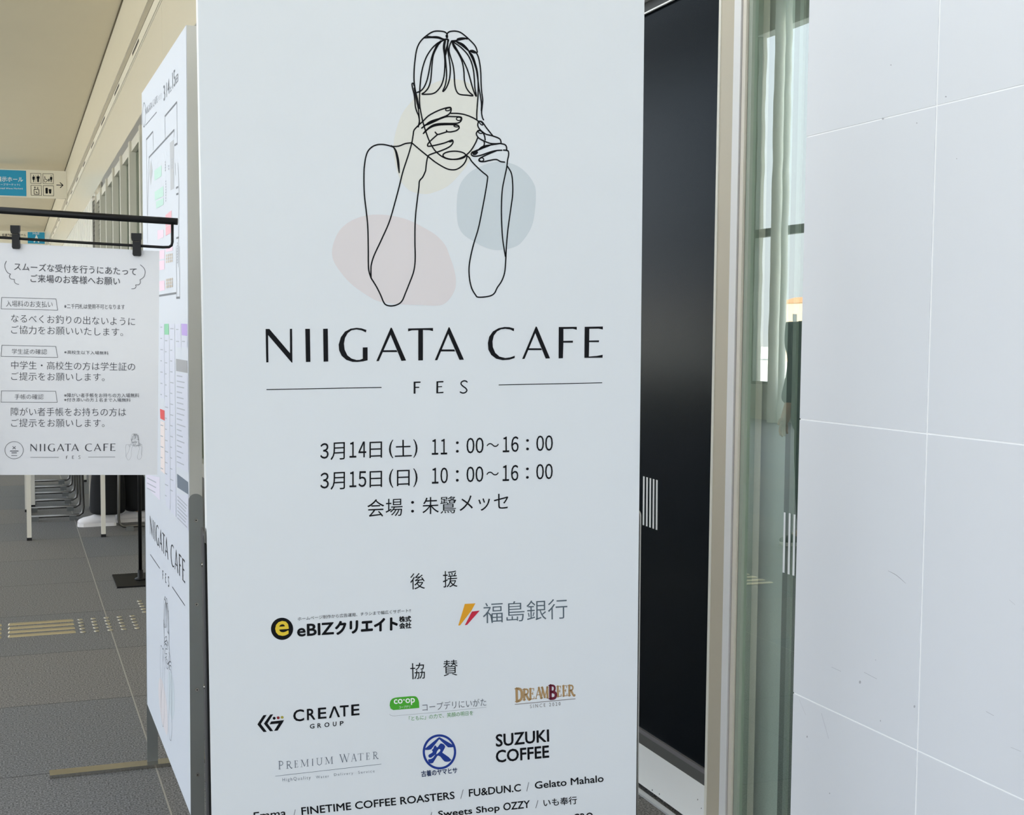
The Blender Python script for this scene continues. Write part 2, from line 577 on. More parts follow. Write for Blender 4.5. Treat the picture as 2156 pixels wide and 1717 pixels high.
for c, r in (((832, 742), 4), ((1072, 957), 3), ((676, 392), 4), ((1007, 583), 5), ((627, 716), 6)):
    shape(sc, TW, K3, ellipse(c, r, r, 10), 0.0004)
struct('scuff', sc, mat('grey_scuff', rgb(176, 176, 182), 0.7), w_t)

# black sliding door
BLACKGLASS = mat('black_tinted_glass', rgb(4, 7, 12), 0.2, spec=0.12)
BLACKGLASS.node_tree.nodes['Principled BSDF'].inputs['Specular Tint'].default_value = (0.42, 0.74, 1.0, 1)  # blue specular tint imitates a bluish reflection on the glass
door = MB()
DY0, DY1 = 2.621, 3.70
door.box(XD + 0.004, XD + 0.02, DY0, DY1, 0.172, 2.185)
d_o = struct('door_1', door, BLACKGLASS, label='black tinted sliding door leaf with white stripes')
WHITE_D = mat('white_door_metal', rgb(240, 241, 240), 0.45, var=0.02, vscale=5)
struct('kick_plate', MB().box(XD - 0.002, XD + 0.03, DY0, DY1, 0.012, 0.128), WHITE_D, d_o)
struct('bottom_rail', MB().box(XD - 0.001, XD + 0.03, DY0, DY1, 0.128, 0.160), mat('dark_grey_rail', rgb(98, 98, 96), 0.4, 0.3), d_o)
struct('bottom_bead', MB().box(XD - 0.004, XD + 0.03, DY0, DY1, 0.160, 0.172), mat('mid_grey_bead', rgb(128, 126, 128), 0.4, 0.3), d_o)
struct('top_rail', MB().box(XD - 0.004, XD + 0.03, DY0, DY1, 2.185, 2.213), mat('black_rail', rgb(30, 32, 34), 0.4), d_o)
struct('rail_highlight', MB().box(XD - 0.006, XD, DY0, DY1, 2.183, 2.187), WHITE_D, d_o)  # thin white box painted in as the highlight line under the top rail
struct('door_sill', MB().box(XD - 0.03, XD - 0.012, 2.0, DY1, 0, 0.006), mat('pale_sill', rgb(196, 198, 200), 0.4, 0.3), d_o)
spk = MB()
DP = Plane((XD - 0.002, 0, 0), (Vector((0, -1, 0)), Vector((0, 0, -1)), Vector((1, 0, 0))))
KD = crop(1330, 1500, 0.12639)
for c, r in (((345, 1302), 9), ((464, 1368), 8), ((530, 1496), 8), ((1102, 1460), 8), ((1163, 1605), 7)):
    shape(spk, DP, KD, ellipse(c, r, r * 1.7, 10), 0.0005)
struct('stain', spk, mat('grey_stain', rgb(120, 122, 120), 0.7), d_o)
# five white stripes on the door glass
DG = Plane((XD + 0.004, 0, 0), (Vector((0, -1, 0)), Vector((0, 0, -1)), Vector((1, 0, 0))))
KG = crop(1330, 960, 0.44068)
for k in range(5):
    xa = 53 + k * 15.6
    s_ = MB()
    ya, yb = 98 + k * 4.3, 331 + k * 5.6
    shape(s_, DG, KG, [(xa + 2, ya), (xa + 10, ya + 2), (xa + 8, yb + 2), (xa, yb)], 0.0006)
    struct('stripe_sticker', s_, mat('white_sticker', rgb(236, 238, 240), 0.5), d_o)

# post between door and side glazing
for nm, y0, y1, x0, colr in (('jamb_edge', 2.611, 2.620, XD - 0.006, rgb(226, 224, 214)), ('jamb', 2.553, 2.611, XD - 0.004, rgb(190, 182, 164)),
                             ('jamb_strip', 2.525, 2.553, XD - 0.006, rgb(226, 226, 226)), ('jamb_groove', 2.516, 2.525, XD - 0.001, rgb(158, 150, 142)),
                             ('jamb_bead', 2.503, 2.516, XD - 0.006, rgb(214, 208, 196))):
    mb = MB().box(x0, XD + 0.06, y0, y1, 0, 2.215)
    if nm == 'jamb_edge':
        tj = struct('trim_5', mb, mat('m_' + nm, colr, 0.45), label='pale metal door post with beige face')
    else:
        struct(nm, mb, mat('m_' + nm, colr, 0.45, 0.1), tj)
# side glazing
GLZ = glass_mat('side_glass', (0.90, 0.97, 0.93, 1), 0.32, 0.008)
w1 = struct('window_1', MB().box(XD + 0.0, XD + 0.03, 2.486, 2.500, 0, 2.215), mat('green_frame', rgb(150, 160, 146), 0.4), label='narrow side glazing reflecting the windows opposite')
struct('pane', MB().quad((XD + 0.008, 2.486, 0), (XD + 0.008, 1.9, 0), (XD + 0.008, 1.9, 2.215), (XD + 0.008, 2.486, 2.215)), GLZ, w1)
struct('backing', MB().box(XD + 0.085, XD + 0.1, 1.9, 2.9, 0, 2.215), mat('grey_green_blind', rgb(216, 226, 220), 0.7), w1)
struct('inner_stile', MB().box(XD + 0.02, XD + 0.05, 2.16, 2.352, 0, 2.215), mat('dark_green_stile', rgb(96, 108, 104), 0.5), w1)
struct('stile_highlight', MB().box(XD + 0.014, XD + 0.03, 2.312, 2.325, 0, 2.215), mat('green_highlight', rgb(140, 152, 144), 0.4), w1)  # paler strip stands for a highlight on the dark stile
SP_ = Plane((XD + 0.008, 0, 0), (Vector((0, -1, 0)), Vector((0, 0, -1)), Vector((1, 0, 0))))
for xa, ya, yb in ((722, 270, 558), (746, 274, 566), (769, 280, 572)):
    s_ = MB()
    shape(s_, SP_, KG, [(xa + 6, ya), (xa + 15, ya + 2), (xa + 10, yb + 2), (xa, yb)], 0.0008)
    struct('stripe_sticker', s_, MATS['white_sticker'], w1)
struct('wall_behind_door', MB().box(XD + 0.12, XD + 0.2, 1.9, 3.75, 0, 2.215), mat('dark_interior', rgb(30, 32, 34), 0.8), label='dark interior behind the doors')

# window wall opposite (seen reflected in the glazing and letting the daylight in)
WL = mat('pale_window_wall', rgb(190, 190, 180), 0.6)
wl = MB()
wl.box(XL - 0.2, XL, YB, YE, 0, 0.51)
wl.box(XL - 0.2, XL, YB, YE, 5.55, CEIL)
piers = [(15.17, 15.6)] + [(22.0 + 7 * k, 22.4 + 7 * k) for k in range(7)]
for a, c in piers:
    wl.box(XL - 0.2, XL, a, c, 0.51, 5.55)
struct('wall_left', wl, WL, label='window wall opposite with low sill')
edges = [YB] + [e for p in piers for e in p] + [YE]
opens = [(edges[i], edges[i + 1]) for i in range(0, len(edges), 2)]
PANE = glass_mat('window_pane', (0.95, 0.97, 0.97, 1), 0.06)
WF = mat('grey_window_frame', rgb(120, 122, 116), 0.5)
wn = 30
for a, c in opens:
    nb = max(1, round((c - a) / 3.2))
    for k in range(nb):
        y0 = a + (c - a) * k / nb; y1 = a + (c - a) * (k + 1) / nb
        fr = MB()
        fr.box(XL - 0.12, XL - 0.04, y0, y0 + 0.04, 0.51, 5.55).box(XL - 0.12, XL - 0.04, y1 - 0.04, y1, 0.51, 5.55)
        fr.box(XL - 0.12, XL - 0.04, y0 + 0.04, y1 - 0.04, 2.65, 2.77).box(XL - 0.12, XL - 0.04, y0 + 0.04, y1 - 0.04, 0.51, 0.55)
        w_ = struct('window_%d' % wn, fr, WF, label='tall window opposite the doors')
        struct('pane', MB().quad((XL - 0.08, y0 + 0.04, 0.55), (XL - 0.08, y1 - 0.04, 0.55), (XL - 0.08, y1 - 0.04, 5.55), (XL - 0.08, y0 + 0.04, 5.55)), PANE, w_)
        wn += 1
# slender white columns in front of those windows
for yc, rc in ((14.30, 0.07), (14.11, 0.045)):
    c_ = MB().tube([(XL + 0.2, yc, 0), (XL + 0.2, yc, CEIL)], rc, 24)
    struct('trim_%d' % (10 + int(yc * 10) % 10), c_, mat('white_column', rgb(240, 238, 228), 0.4), label='slender white column by the windows')
# added skylight, out of view, to bring zenith light into the hall
sk = MB()
for x in (SKX0, SKX1 - 0.06):
    sk.box(x, x + 0.06, YB, YE, CEIL + 0.02, CEIL + 0.3)
sk.box(SKX1, SKX1 + 0.1, YB, YE, CEIL + 0.2, CEIL + 2.7)   # added upstand, keeps direct sun out of the skylight
yy = YB
while yy < YE:
    sk.box(SKX0 + 0.06, SKX1 - 0.06, yy, yy + 0.06, CEIL + 0.1, CEIL + 0.3); yy += 3.0
w_ = struct('window_28', sk, WF, label='added long roof light, out of view, bringing zenith light into the hall')
struct('pane', MB().quad((SKX0 + 0.06, YB, CEIL + 0.28), (SKX1 - 0.06, YB, CEIL + 0.28), (SKX1 - 0.06, YE, CEIL + 0.28), (SKX0 + 0.06, YE, CEIL + 0.28)), PANE, w_)
# added glazed end, unseen, to light the front of the big signboard
rf = MB()
for x in (XL, -4.9, -2.75, -0.6, 1.5):
    rf.box(x - 0.04, x + 0.04, YB - 0.06, YB, 0, CEIL)
rf.box(XL, 1.6, YB - 0.06, YB, 0, 0.3).box(XL, 1.6, YB - 0.06, YB, 2.9, 3.0)
w_ = struct('window_29', rf, WF, label='glazed end added behind the viewer to light the signboard front')
struct('pane', MB().quad((XL, YB - 0.03, 0), (1.6, YB - 0.03, 0), (1.6, YB - 0.03, CEIL), (XL, YB - 0.03, CEIL)), PANE, w_)

# outside: terrace, water and buildings beyond the windows
struct('ground', MB().box(-400, XL - 1.5, -300, 500, -7.1, -7.0), mat('grey_green_ground', rgb(214, 214, 204), 0.7), label='pale quayside outside the windows')
random.seed(4)
hues = [(236, 222, 196), (228, 196, 160), (240, 236, 226), (214, 200, 180)]
for k in range(14):
    bx = -150 - random.random() * 50; by = 60 + k * 22 + random.random() * 6; h = 12.5 + random.random() * 3; w = 12 + random.random() * 5
    t_ = thing('distant_building', (bx, by, -7.0), 'pale low building across the quay, seen mirrored in the glazing', 'building', 'buildings across the quay')
    MB().box(bx - 6, bx + 6, by - w / 2, by + w / 2, -7, -7 + h).build('wall', mat('plaster_%d' % (k % 4), rgb(*hues[k % 4]), 0.8), t_)
    rb = MB(); z = -7 + h
    rb.v += [Vector(p) for p in ((bx - 6.4, by - w / 2 - .4, z), (bx + 6.4, by - w / 2 - .4, z), (bx + 6.4, by + w / 2 + .4, z), (bx - 6.4, by + w / 2 + .4, z), (bx, by - w / 2, z + 1.6), (bx, by + w / 2, z + 1.6))]
    rb.f += [(0, 1, 4), (1, 2, 5, 4), (2, 3, 5), (3, 0, 4, 5), (0, 3, 2, 1)]
    rb.build('roof', mat('orange_roof', rgb(196, 140, 96), 0.8), t_)
    for q in range(3):
        yy = by - w / 3 + q * w / 3
        MB().box(bx + 6, bx + 6.05, yy - 0.9, yy + 0.9, -7 + h * 0.55, -7 + h * 0.8).build('window', mat('dark_window', rgb(90, 96, 100), 0.3), t_)

# ------------------------------------------------------------------ main signboard
MAIN_AX = rmat(2.857, -0.606, -0.596)
MP0 = CAM_P + ray(890, 690) * 2.345
MS = Plane(MP0, MAIN_AX)
TH = 0.030
ML = sum(MS.px(x, y)[0] for x, y in ((419, 0), (444, 1717))) / 2
MR = sum(MS.px(x, y)[0] for x, y in ((1358, 0), (1338, 1717))) / 2
ztop = lambda z, u: (MS.pt(u, 0).z - z)   # v (down) that gives height z, sign is almost upright
VT, VB = ztop(2.0, 0), ztop(0.2, 0)
base = MS.pt((ML + MR) / 2, 0); base = Vector((base.x, base.y + 0.015, 0))
sign = thing('event_signboard', base, 'tall white event signboard with a line-drawn woman and the sponsor list', 'signboard')
MB().slab(MS, [(ML, VT), (MR, VT), (MR, VB), (ML, VB)], -TH, 0.0).build('panel', PANEL, sign)
# white side faces of the board
MB().slab(MS, [(ML - 0.0006, VT), (ML, VT), (ML, VB), (ML - 0.0006, VB)], -TH, -0.0002).build('edge_band', EDGE_WHITE, sign)


def side_plate(P, u, sgn, z1, mbs, gap):
    """flat steel post screwed to the side edge of a board: u of the edge, outward sign"""
    a = u + sgn * gap; c = a + sgn * 0.003
    prof = []
    vtop = P.pt(u, 0).z - z1
    w0, w1 = -TH - 0.001, 0.001
    r = (w1 - w0) / 2
    for k in range(13):
        an = math.pi * k / 12
        prof.append((w0 + r + r * math.cos(an), vtop - r * 0.8 * math.sin(an)))
    vb = P.pt(u, 0).z - 0.008
    prof += [(w0, vb), (w1, vb)]
    n_ = len(prof); i = len(mbs.v)
    mbs.v += [P.pt(a, v, o) for o, v in prof] + [P.pt(c, v, o) for o, v in prof]
    mbs.f.append(tuple(i + k for k in range(n_))); mbs.f.append(tuple(i + n_ + k for k in reversed(range(n_))))
    for k in range(n_):
        k2 = (k + 1) % n_
        mbs.f.append((i + k, i + k2, i + n_ + k2, i + n_ + k))
    return c


def screws(P, u, sgn, vs, parent, material):
    for v in vs:
        s = MB(); c0 = P.pt(u, v, -TH / 2); ax = P.U * sgn
        s.tube([c0, c0 + ax * 0.0022], 0.0042, 12)
        o = s.build('screw', material, parent)
        k = MB(); k.tube([c0 + ax * 0.0022, c0 + ax * 0.0025], 0.0018, 6)
        k.build('screw_recess', mat('dark_recess', rgb(20, 20, 20), 0.6), parent)


zl = MS.pt(*MS.px(436, 1127)).z
for u, sg, z1, gp in ((ML, -1, zl, 0.0055), (MR, 1, MS.pt(*MS.px(1341, 1088)).z, 0.0015)):
    s_ = MB(); c = side_plate(MS, u, sg, z1, s_, gp)
    po = s_.build('side_post', mat('steel_dark_reflection', rgb(96, 96, 98), 0.4, 0.8) if sg < 0 else STEEL, sign)  # left post given a darker steel to imitate its dark reflection
    pv = [MS.pt(u, 0).z - z for z in (z1 - 0.06, z1 - 0.30, z1 - 0.62)]
    screws(MS, c, sg, pv, po, STEEL)
    s_ = MB().slab(MS, [(u, MS.pt(u, 0).z - z1 + 0.02), (u + sg * gp, MS.pt(u, 0).z - z1 + 0.02), (u + sg * gp, VB), (u, VB)], -TH + 0.004, -0.003)
    s_.build('gap_shade', BLACK_RUBBER, sign)  # black fill stands for the shadowed gap between board and post
    p = MS.pt(u + sg * 0.003, 0, -TH / 2)
    MB().box(p.x - 0.024, p.x + 0.024, p.y - 0.28, p.y + 0.28, 0.0, 0.010).build('foot_bar', STEEL, sign)

# colour shapes behind the drawing
KA = crop(690, 40, 0.22727)
B = 1320
blob1 = [(1050, 570), (1200, 560), (1330, 610), (1388, 720), (1395, 900), (1380, 1100), (1320, 1300), (1230, 1430), (1110, 1550), (960, 1615), (860, 1620), (760, 1590), (690, 1520), (640, 1400), (612, 1250), (615, 1120), (650, 980), (700, 860), (790, 750), (900, 640)]
blob2 = [(40, 830), (60, 740), (110, 640), (200, 560), (320, 510), (450, 493), (600, 505), (750, 545), (900, 620), (1010, 690), (1090, 780), (1130, 880), (1165, 980), (1187, 1090), (1180, 1180), (1140, 1260), (1080, 1320), (1000, 1337), (850, 1330), (680, 1325), (480, 1300), (330, 1220), (200, 1120), (100, 1000), (50, 910)]
blob3 = [(1195, 400), (1205, 290), (1240, 190), (1320, 100), (1430, 40), (1540, 8), (1660, 10), (1770, 50), (1860, 130), (1915, 220), (1928, 300), (1920, 450), (1890, 600), (1820, 720), (1740, 790), (1600, 822), (1480, 805), (1350, 740), (1260, 680), (1215, 610), (1198, 520)]
blob2 = [(x, y + B) for x, y in blob2]; blob3 = [(x, y + B) for x, y in blob3]
BLOBS = [('cream', blob1, rgb(227, 226, 218)), ('pink', blob2, rgb(224, 217, 218)), ('blue', blob3, rgb(206, 214, 219))]

ART = []   # (points, width, taper)


def art(*pts, w=10, taper=False):
    ART.append((list(pts), w, taper))


bb = lambda *pts: [(x, y + B) for x, y in pts]
art((1103, 165), (1103, 140), (1085, 122), (1050, 114), (1000, 113), (960, 125), (915, 155), (870, 195), (840, 240), (820, 300), (806, 400), (800, 480), (799, 560), (804, 620), (815, 680), (830, 740), (840, 800), (850, 830))
art((1102, 160), (1102, 150), (1104, 168), w=18)
art((800, 620), (792, 598), (780, 602), (785, 640), (800, 700), (808, 770), (812, 815), (826, 862), (842, 900), (848, 950), (838, 1000))
art((800, 640), (812, 700), (822, 760), (838, 830), (846, 900), (850, 960), w=9)
art((822, 683), (845, 676), (850, 672), w=8)
art((1103, 165), (1106, 140), (1120, 122), (1150, 114), (1190, 114), (1230, 126), (1270, 155), (1320, 200), (1365, 250), (1384, 300), (1379, 312), (1350, 312), (1318, 297), (1340, 292), (1362, 302), (1378, 318), (1395, 355), (1409, 420), (1417, 500), (1420, 600), (1426, 680), (1435, 750), (1430, 810), (1425, 870), (1433, 915), (1443, 935))
art((1318, 296), (1340, 305), (1368, 311), w=16, taper=True)
art((888, 178), (960, 170), (1020, 172), (1062, 186), (1090, 190), w=17, taper=True)
art((912, 160), (960, 166), (1010, 168), w=9)
art((1085, 190), (1100, 188), (1115, 192), (1116, 205), w=12)
art((1090, 192), (1050, 208), (1010, 230), (960, 280), (915, 350), (885, 430), (865, 520), (855, 620), (850, 720), (852, 800), (865, 880), (880, 950), (900, 1020), (940, 1130), (985, 1210), (1030, 1255), (1070, 1282), (1110, 1297), (1150, 1302), (1200, 1298), (1240, 1285), (1282, 1262), (1330, 1213), (1368, 1150), (1390, 1098))
art((1045, 205), (1015, 245), (985, 295), (962, 360), (946, 440), (931, 520), (915, 580), (890, 635), (860, 668), (830, 680))
art((1040, 212), (1004, 275), (977, 340), (966, 420), (960, 500), (951, 580), (930, 640), (898, 678), (872, 697), (920, 698), (970, 693), (1010, 670), (1050, 618), (1073, 550), (1082, 480), (1085, 400), (1080, 330), (1072, 270), (1076, 222), (1090, 196))
art((1060, 200), (1020, 235), (990, 285), w=18, taper=True)
art((1112, 195), (1108, 240), (1094, 290), (1089, 340), (1095, 420), (1100, 500), (1098, 560), (1086, 620), (1065, 672), (1090, 650), (1115, 600), (1130, 540), (1135, 460), (1126, 380), (1115, 310), (1110, 250), (1116, 195))
art((1092, 200), (1080, 250), (1083, 320), w=14, taper=True)
art((1108, 240), (1098, 290), (1092, 340), w=14, taper=True)
art((1146, 205), (1128, 250), (1124, 300), (1140, 360), (1160, 430), (1171, 510), (1175, 590), (1185, 650), (1205, 688), (1235, 702), (1290, 707), (1345, 711), (1310, 678), (1280, 630), (1265, 560), (1260, 480), (1245, 400), (1220, 340), (1185, 280), (1155, 222))
art((1150, 210), (1200, 290), (1245, 370), (1285, 450), (1312, 530), (1336, 620), (1360, 690), (1376, 715), (1363, 640), (1358, 560), (1350, 480), (1330, 400), (1295, 330), (1240, 270), (1190, 232), (1152, 210))
art((1150, 210), (1175, 260), (1215, 320), w=20, taper=True)
art((1146, 208), (1200, 212), (1250, 242), (1300, 292), (1330, 340), (1365, 410), (1385, 490), (1392, 580), (1392, 700), (1385, 800), (1380, 880), (1381, 930))
art((1190, 212), (1250, 243), (1310, 300), w=22, taper=True)
art((1310, 310), (1345, 380), (1375, 470), (1390, 560), (1400, 640), (1415, 720), (1424, 790), (1422, 850))
art((1310, 305), (1340, 350), (1375, 440), w=18, taper=True)
art((1150, 205), (1195, 200), (1205, 186), (1245, 178), (1292, 184), w=12)
art((1200, 198), (1225, 194), (1270, 184), (1292, 184), w=9)
# left hand
art((840, 985), (880, 950), (930, 900), (1000, 860), (1060, 836), (1110, 822), (1138, 822), (1143, 845), (1130, 875), (1100, 897), (1040, 920), (980, 945), (920, 975), (870, 1012))
art(*ellipse((1115, 838), 25, 12, 12, -0.25), (1139, 833), w=8)
art((1140, 875), (1200, 876), (1260, 885), (1320, 905), (1370, 930), (1398, 952))
art((900, 985), (960, 956), (1040, 926), (1100, 906), (1160, 905), (1225, 908), (1240, 920), (1234, 945), (1205, 965), (1150, 969), (1060, 970), (1000, 985), (940, 1012), (885, 1062))
art((905, 985), (960, 955), (1050, 920), w=22, taper=True)
art((890, 1052), (950, 1003), (1010, 980), (1100, 974), (1170, 980), w=19, taper=True)
art(*ellipse((1213, 926), 22, 15, 12), (1235, 926), w=8)
art((1000, 984), (1100, 979), (1180, 980), (1210, 990), (1216, 1012), (1190, 1035), (1140, 1047), (1106, 1045), (1100, 1034))
art(*ellipse((1190, 993), 22, 8, 12, 0.1), (1212, 995), w=8)
art((1106, 1045), (1060, 1060), (1018, 1070), (995, 1050), w=10)
art((1018, 1070), (962, 1120), (930, 1155), (925, 1176), (942, 1180), (1000, 1170), (1080, 1150), (1130, 1130), (1154, 1123), (1160, 1145), (1140, 1175), (1100, 1200), (1040, 1225), (980, 1245), (937, 1263), (925, 1282), (915, 1330), (907, 1400), *bb((905, 90), (880, 145), (850, 182), (844, 240), (830, 350), (815, 480), (808, 600), (807, 750), (810, 880), (805, 970), (790, 1040), (760, 1120), (720, 1220), (690, 1290), (650, 1325), (590, 1340), (540, 1330), (515, 1300), (490, 1240), (450, 1160), (400, 1080)))
art((1118, 1138), (1140, 1132), (1158, 1128), w=18, taper=True)
art((842, 985), (800, 1030), (790, 1080), (778, 1150), (750, 1250), (722, 1335), *bb((692, 110), (660, 240), (620, 390), (570, 560), (500, 720), (430, 870), (405, 950), (400, 1000), (401, 1080)))
art((780, 1148), (720, 1155), (660, 1178), (604, 1182), (588, 1176))
art((604, 1186), (550, 1170), (500, 1163), (450, 1168), (405, 1190), (370, 1230), (350, 1290), (340, 1360), *bb((336, 80), (335, 200), (340, 320), (355, 450), (370, 600), (375, 800), (376, 950), (382, 1020), (401, 1080)))
art((600, 1180), (628, 1220), (648, 1300), (657, 1380), (662, 1430), w=18, taper=True)
art((780, 1150), (850, 1210), (930, 1275), (1000, 1330), (1080, 1378), (1130, 1396), (1180, 1397), (1220, 1380), (1260, 1345), (1284, 1300), (1288, 1264))
art(*ellipse((1172, 1264), 105, 38, 20), (1277, 1264))
# right hand and arm
art((1397, 948), (1389, 985), (1405, 1020), (1440, 1052), (1470, 1070), (1530, 1085), (1590, 1110), (1604, 1138), (1604, 1155))
art((1397, 948), (1430, 955), (1470, 1010), (1530, 1085))
art(*ellipse((1420, 967), 22, 9, 12, 0.8), (1435, 983), w=8)
art((1390, 1036), (1376, 1060), (1382, 1082), (1400, 1105), (1440, 1128), (1500, 1152), (1550, 1157), (1600, 1154))
art((1390, 1036), (1412, 1034), (1436, 1055), (1452, 1085), (1458, 1122))
art(*ellipse((1412, 1049), 20, 11, 12, 0.4), (1430, 1057), w=8)
art((1445, 1130), (1450, 1160), (1430, 1198), (1385, 1216), (1335, 1236))
art((1600, 1154), (1560, 1160), (1500, 1170), (1440, 1190), (1395, 1215), (1340, 1238), (1329, 1255), (1345, 1270), (1380, 1272), (1430, 1260), (1500, 1235), (1560, 1220), (1612, 1217))
art((1395, 1213), (1440, 1188), (1510, 1168), w=20, taper=True)
art((1340, 1252), (1365, 1246), (1390, 1232), w=24, taper=True)
art((1604, 1156), (1640, 1165), (1655, 1185), (1658, 1216), (1672, 1227), (1675, 1262), (1665, 1310), *bb((1662, 20), (1655, 70), (1640, 140), (1617, 260), (1609, 400), (1610, 550), (1620, 720), (1645, 880)))
art((1628, 1216), (1645, 1217), (1660, 1219))
art((1560, 1222), (1480, 1256), (1420, 1285), (1400, 1305), (1410, 1321), (1450, 1322), (1500, 1311), (1560, 1303), (1600, 1322), (1638, 1327))
art(*ellipse((1424, 1303), 21, 16, 12), (1445, 1303), w=8)
art((1280, 1262), (1310, 1285), *bb((1336, 4), (1390, 60), (1440, 105), (1474, 133), (1480, 160), (1460, 290), (1430, 450), (1395, 620), (1350, 770), (1320, 900), (1308, 1000), (1315, 1100), (1335, 1180), (1370, 1240), (1390, 1258), (1450, 1257), (1510, 1245), (1545, 1220), (1570, 1170), (1610, 1110), (1638, 1030), (1648, 920), (1655, 780), (1670, 620), (1695, 440), (1712, 310), (1712, 200), (1700, 110), (1664, 46)))

UNIT = 0.22727 * 2.345 / F * 1.0


def art_uv():
    """the drawing in board metres"""
    return [([MS.px(*KA(p)) for p in pts], w * UNIT, tp) for pts, w, tp in ART]


ART_UV = art_uv()
BLOB_UV = [(n_, [MS.px(*KA(p)) for p in pts], c) for n_, pts, c in BLOBS]
_all = [p for pts, _, _ in ART_UV for p in pts]
AB = (min(p[0] for p in _all), min(p[1] for p in _all), max(p[0] for p in _all), max(p[1] for p in _all))


def draw_art(P, box, parent, ink, name='line_drawing', blobs=(), wmul=1.0, off=0.0006, steps=6):
    sx = (box[2] - box[0]) / (AB[2] - AB[0]); sy = (box[3] - box[1]) / (AB[3] - AB[1])
    mp_ = lambda p: (box[0] + (p[0] - AB[0]) * sx, box[1] + (p[1] - AB[1]) * sy)
    for k, (n_, pts, c) in enumerate(BLOB_UV):
        if n_ in blobs:
            s = MB(); s.flat(P, catmull([mp_(p) for p in pts], 5, True), off * 0.35 + 0.00003 * k)
            s.build('colour_patch', mat('print_' + n_, c, 0.55), parent)
    s = MB()
    for pts, w, tp in ART_UV:
        ribbon(s, P, catmull([mp_(p) for p in pts], steps), w * wmul * (sx + sy) / 2, off, tp)
    return s.build(name, ink, parent)


draw_art(MS, AB, sign, INK, blobs=('cream', 'pink', 'blue'), wmul=1.3)

# title lettering
KC = crop(540, 660, 0.34787)
TITLE = [
    [(55, 95), (78, 95), (203, 242), (202, 94), (215, 94), (217, 299), (213, 299), (70, 132), (72, 297), (59, 298)],
    [(295, 94), (323, 94), (326, 294), (299, 295)], [(403, 94), (431, 93), (434, 292), (406, 293)],
    [(665, 101), (635, 91), (605, 88), (570, 93), (535, 111), (510, 145), (497, 190), (500, 225), (515, 257), (543, 282), (580, 294), (610, 295), (645, 291), (672, 285), (672, 206), (643, 207), (643, 275), (625, 282), (605, 283), (575, 274), (550, 255), (533, 220), (529, 185), (535, 150), (552, 120), (575, 103), (605, 98), (635, 103), (662, 116)],
    [(812, 87), (822, 95), (811, 130), (740, 289), (725, 290)], [(812, 87), (819, 88), (905, 286), (877, 288), (808, 122)], [(766, 224), (848, 223), (852, 235), (762, 235)],
    [(917, 92), (1068, 89), (1068, 108), (1045, 102), (1007, 101), (1007, 285), (979, 286), (979, 102), (940, 103), (917, 110)],
    [(1163, 84), (1172, 95), (1160, 126), (1094, 284), (1079, 284)], [(1163, 84), (1168, 85), (1255, 281), (1228, 282), (1158, 120)], [(1115, 219), (1197, 219), (1202, 231), (1110, 231)],
    [(1559, 92), (1530, 84), (1500, 83), (1465, 90), (1430, 110), (1408, 142), (1400, 180), (1403, 220), (1420, 252), (1450, 275), (1490, 284), (1530, 281), (1562, 271), (1563, 257), (1535, 267), (1505, 271), (1470, 262), (1445, 240), (1430, 205), (1428, 170), (1436, 135), (1455, 110), (1480, 97), (1505, 94), (1535, 98), (1557, 109)],
    [(1690, 80), (1698, 92), (1687, 120), (1622, 276), (1607, 277)], [(1690, 80), (1696, 81), (1776, 273), (1750, 274), (1685, 115)], [(1643, 212), (1723, 212), (1727, 223), (1638, 223)],
    [(1829, 83), (1938, 82), (1938, 100), (1915, 94), (1857, 95), (1857, 167), (1915, 166), (1914, 178), (1857, 178), (1854, 272), (1828, 273)],
    [(1986, 82), (2096, 80), (2096, 98), (2070, 93), (2014, 94), (2013, 165), (2073, 164), (2072, 175), (2013, 175), (2011, 262), (2060, 258), (2095, 251), (2094, 269), (1984, 270)],
]
SUBT = [
    [(951, 414), (993, 413), (992, 421), (962, 422), (962, 445), (985, 445), (985, 451), (962, 452), (962, 487), (951, 487)],
    [(1089, 412), (1131, 410), (1131, 418), (1099, 419), (1099, 442), (1123, 441), (1123, 447), (1099, 448), (1099, 478), (1131, 475), (1131, 483), (1088, 485)],
]
SUB_S = [(1274, 416), (1268, 411), (1255, 409), (1241, 416), (1238, 429), (1250, 442), (1266, 454), (1273, 467), (1264, 479), (1248, 483), (1233, 477)]
T_UV = [[MS.px(*KC(p)) for p in g] for g in TITLE]
S_UV = [[MS.px(*KC(p)) for p in g] for g in SUBT]
SS_UV = [MS.px(*KC(p)) for p in SUB_S]


def bounds(gs):
    a = [p for g in gs for p in g]
    return (min(p[0] for p in a), min(p[1] for p in a), max(p[0] for p in a), max(p[1] for p in a))


TB, SB = bounds(T_UV), bounds(S_UV + [SS_UV])


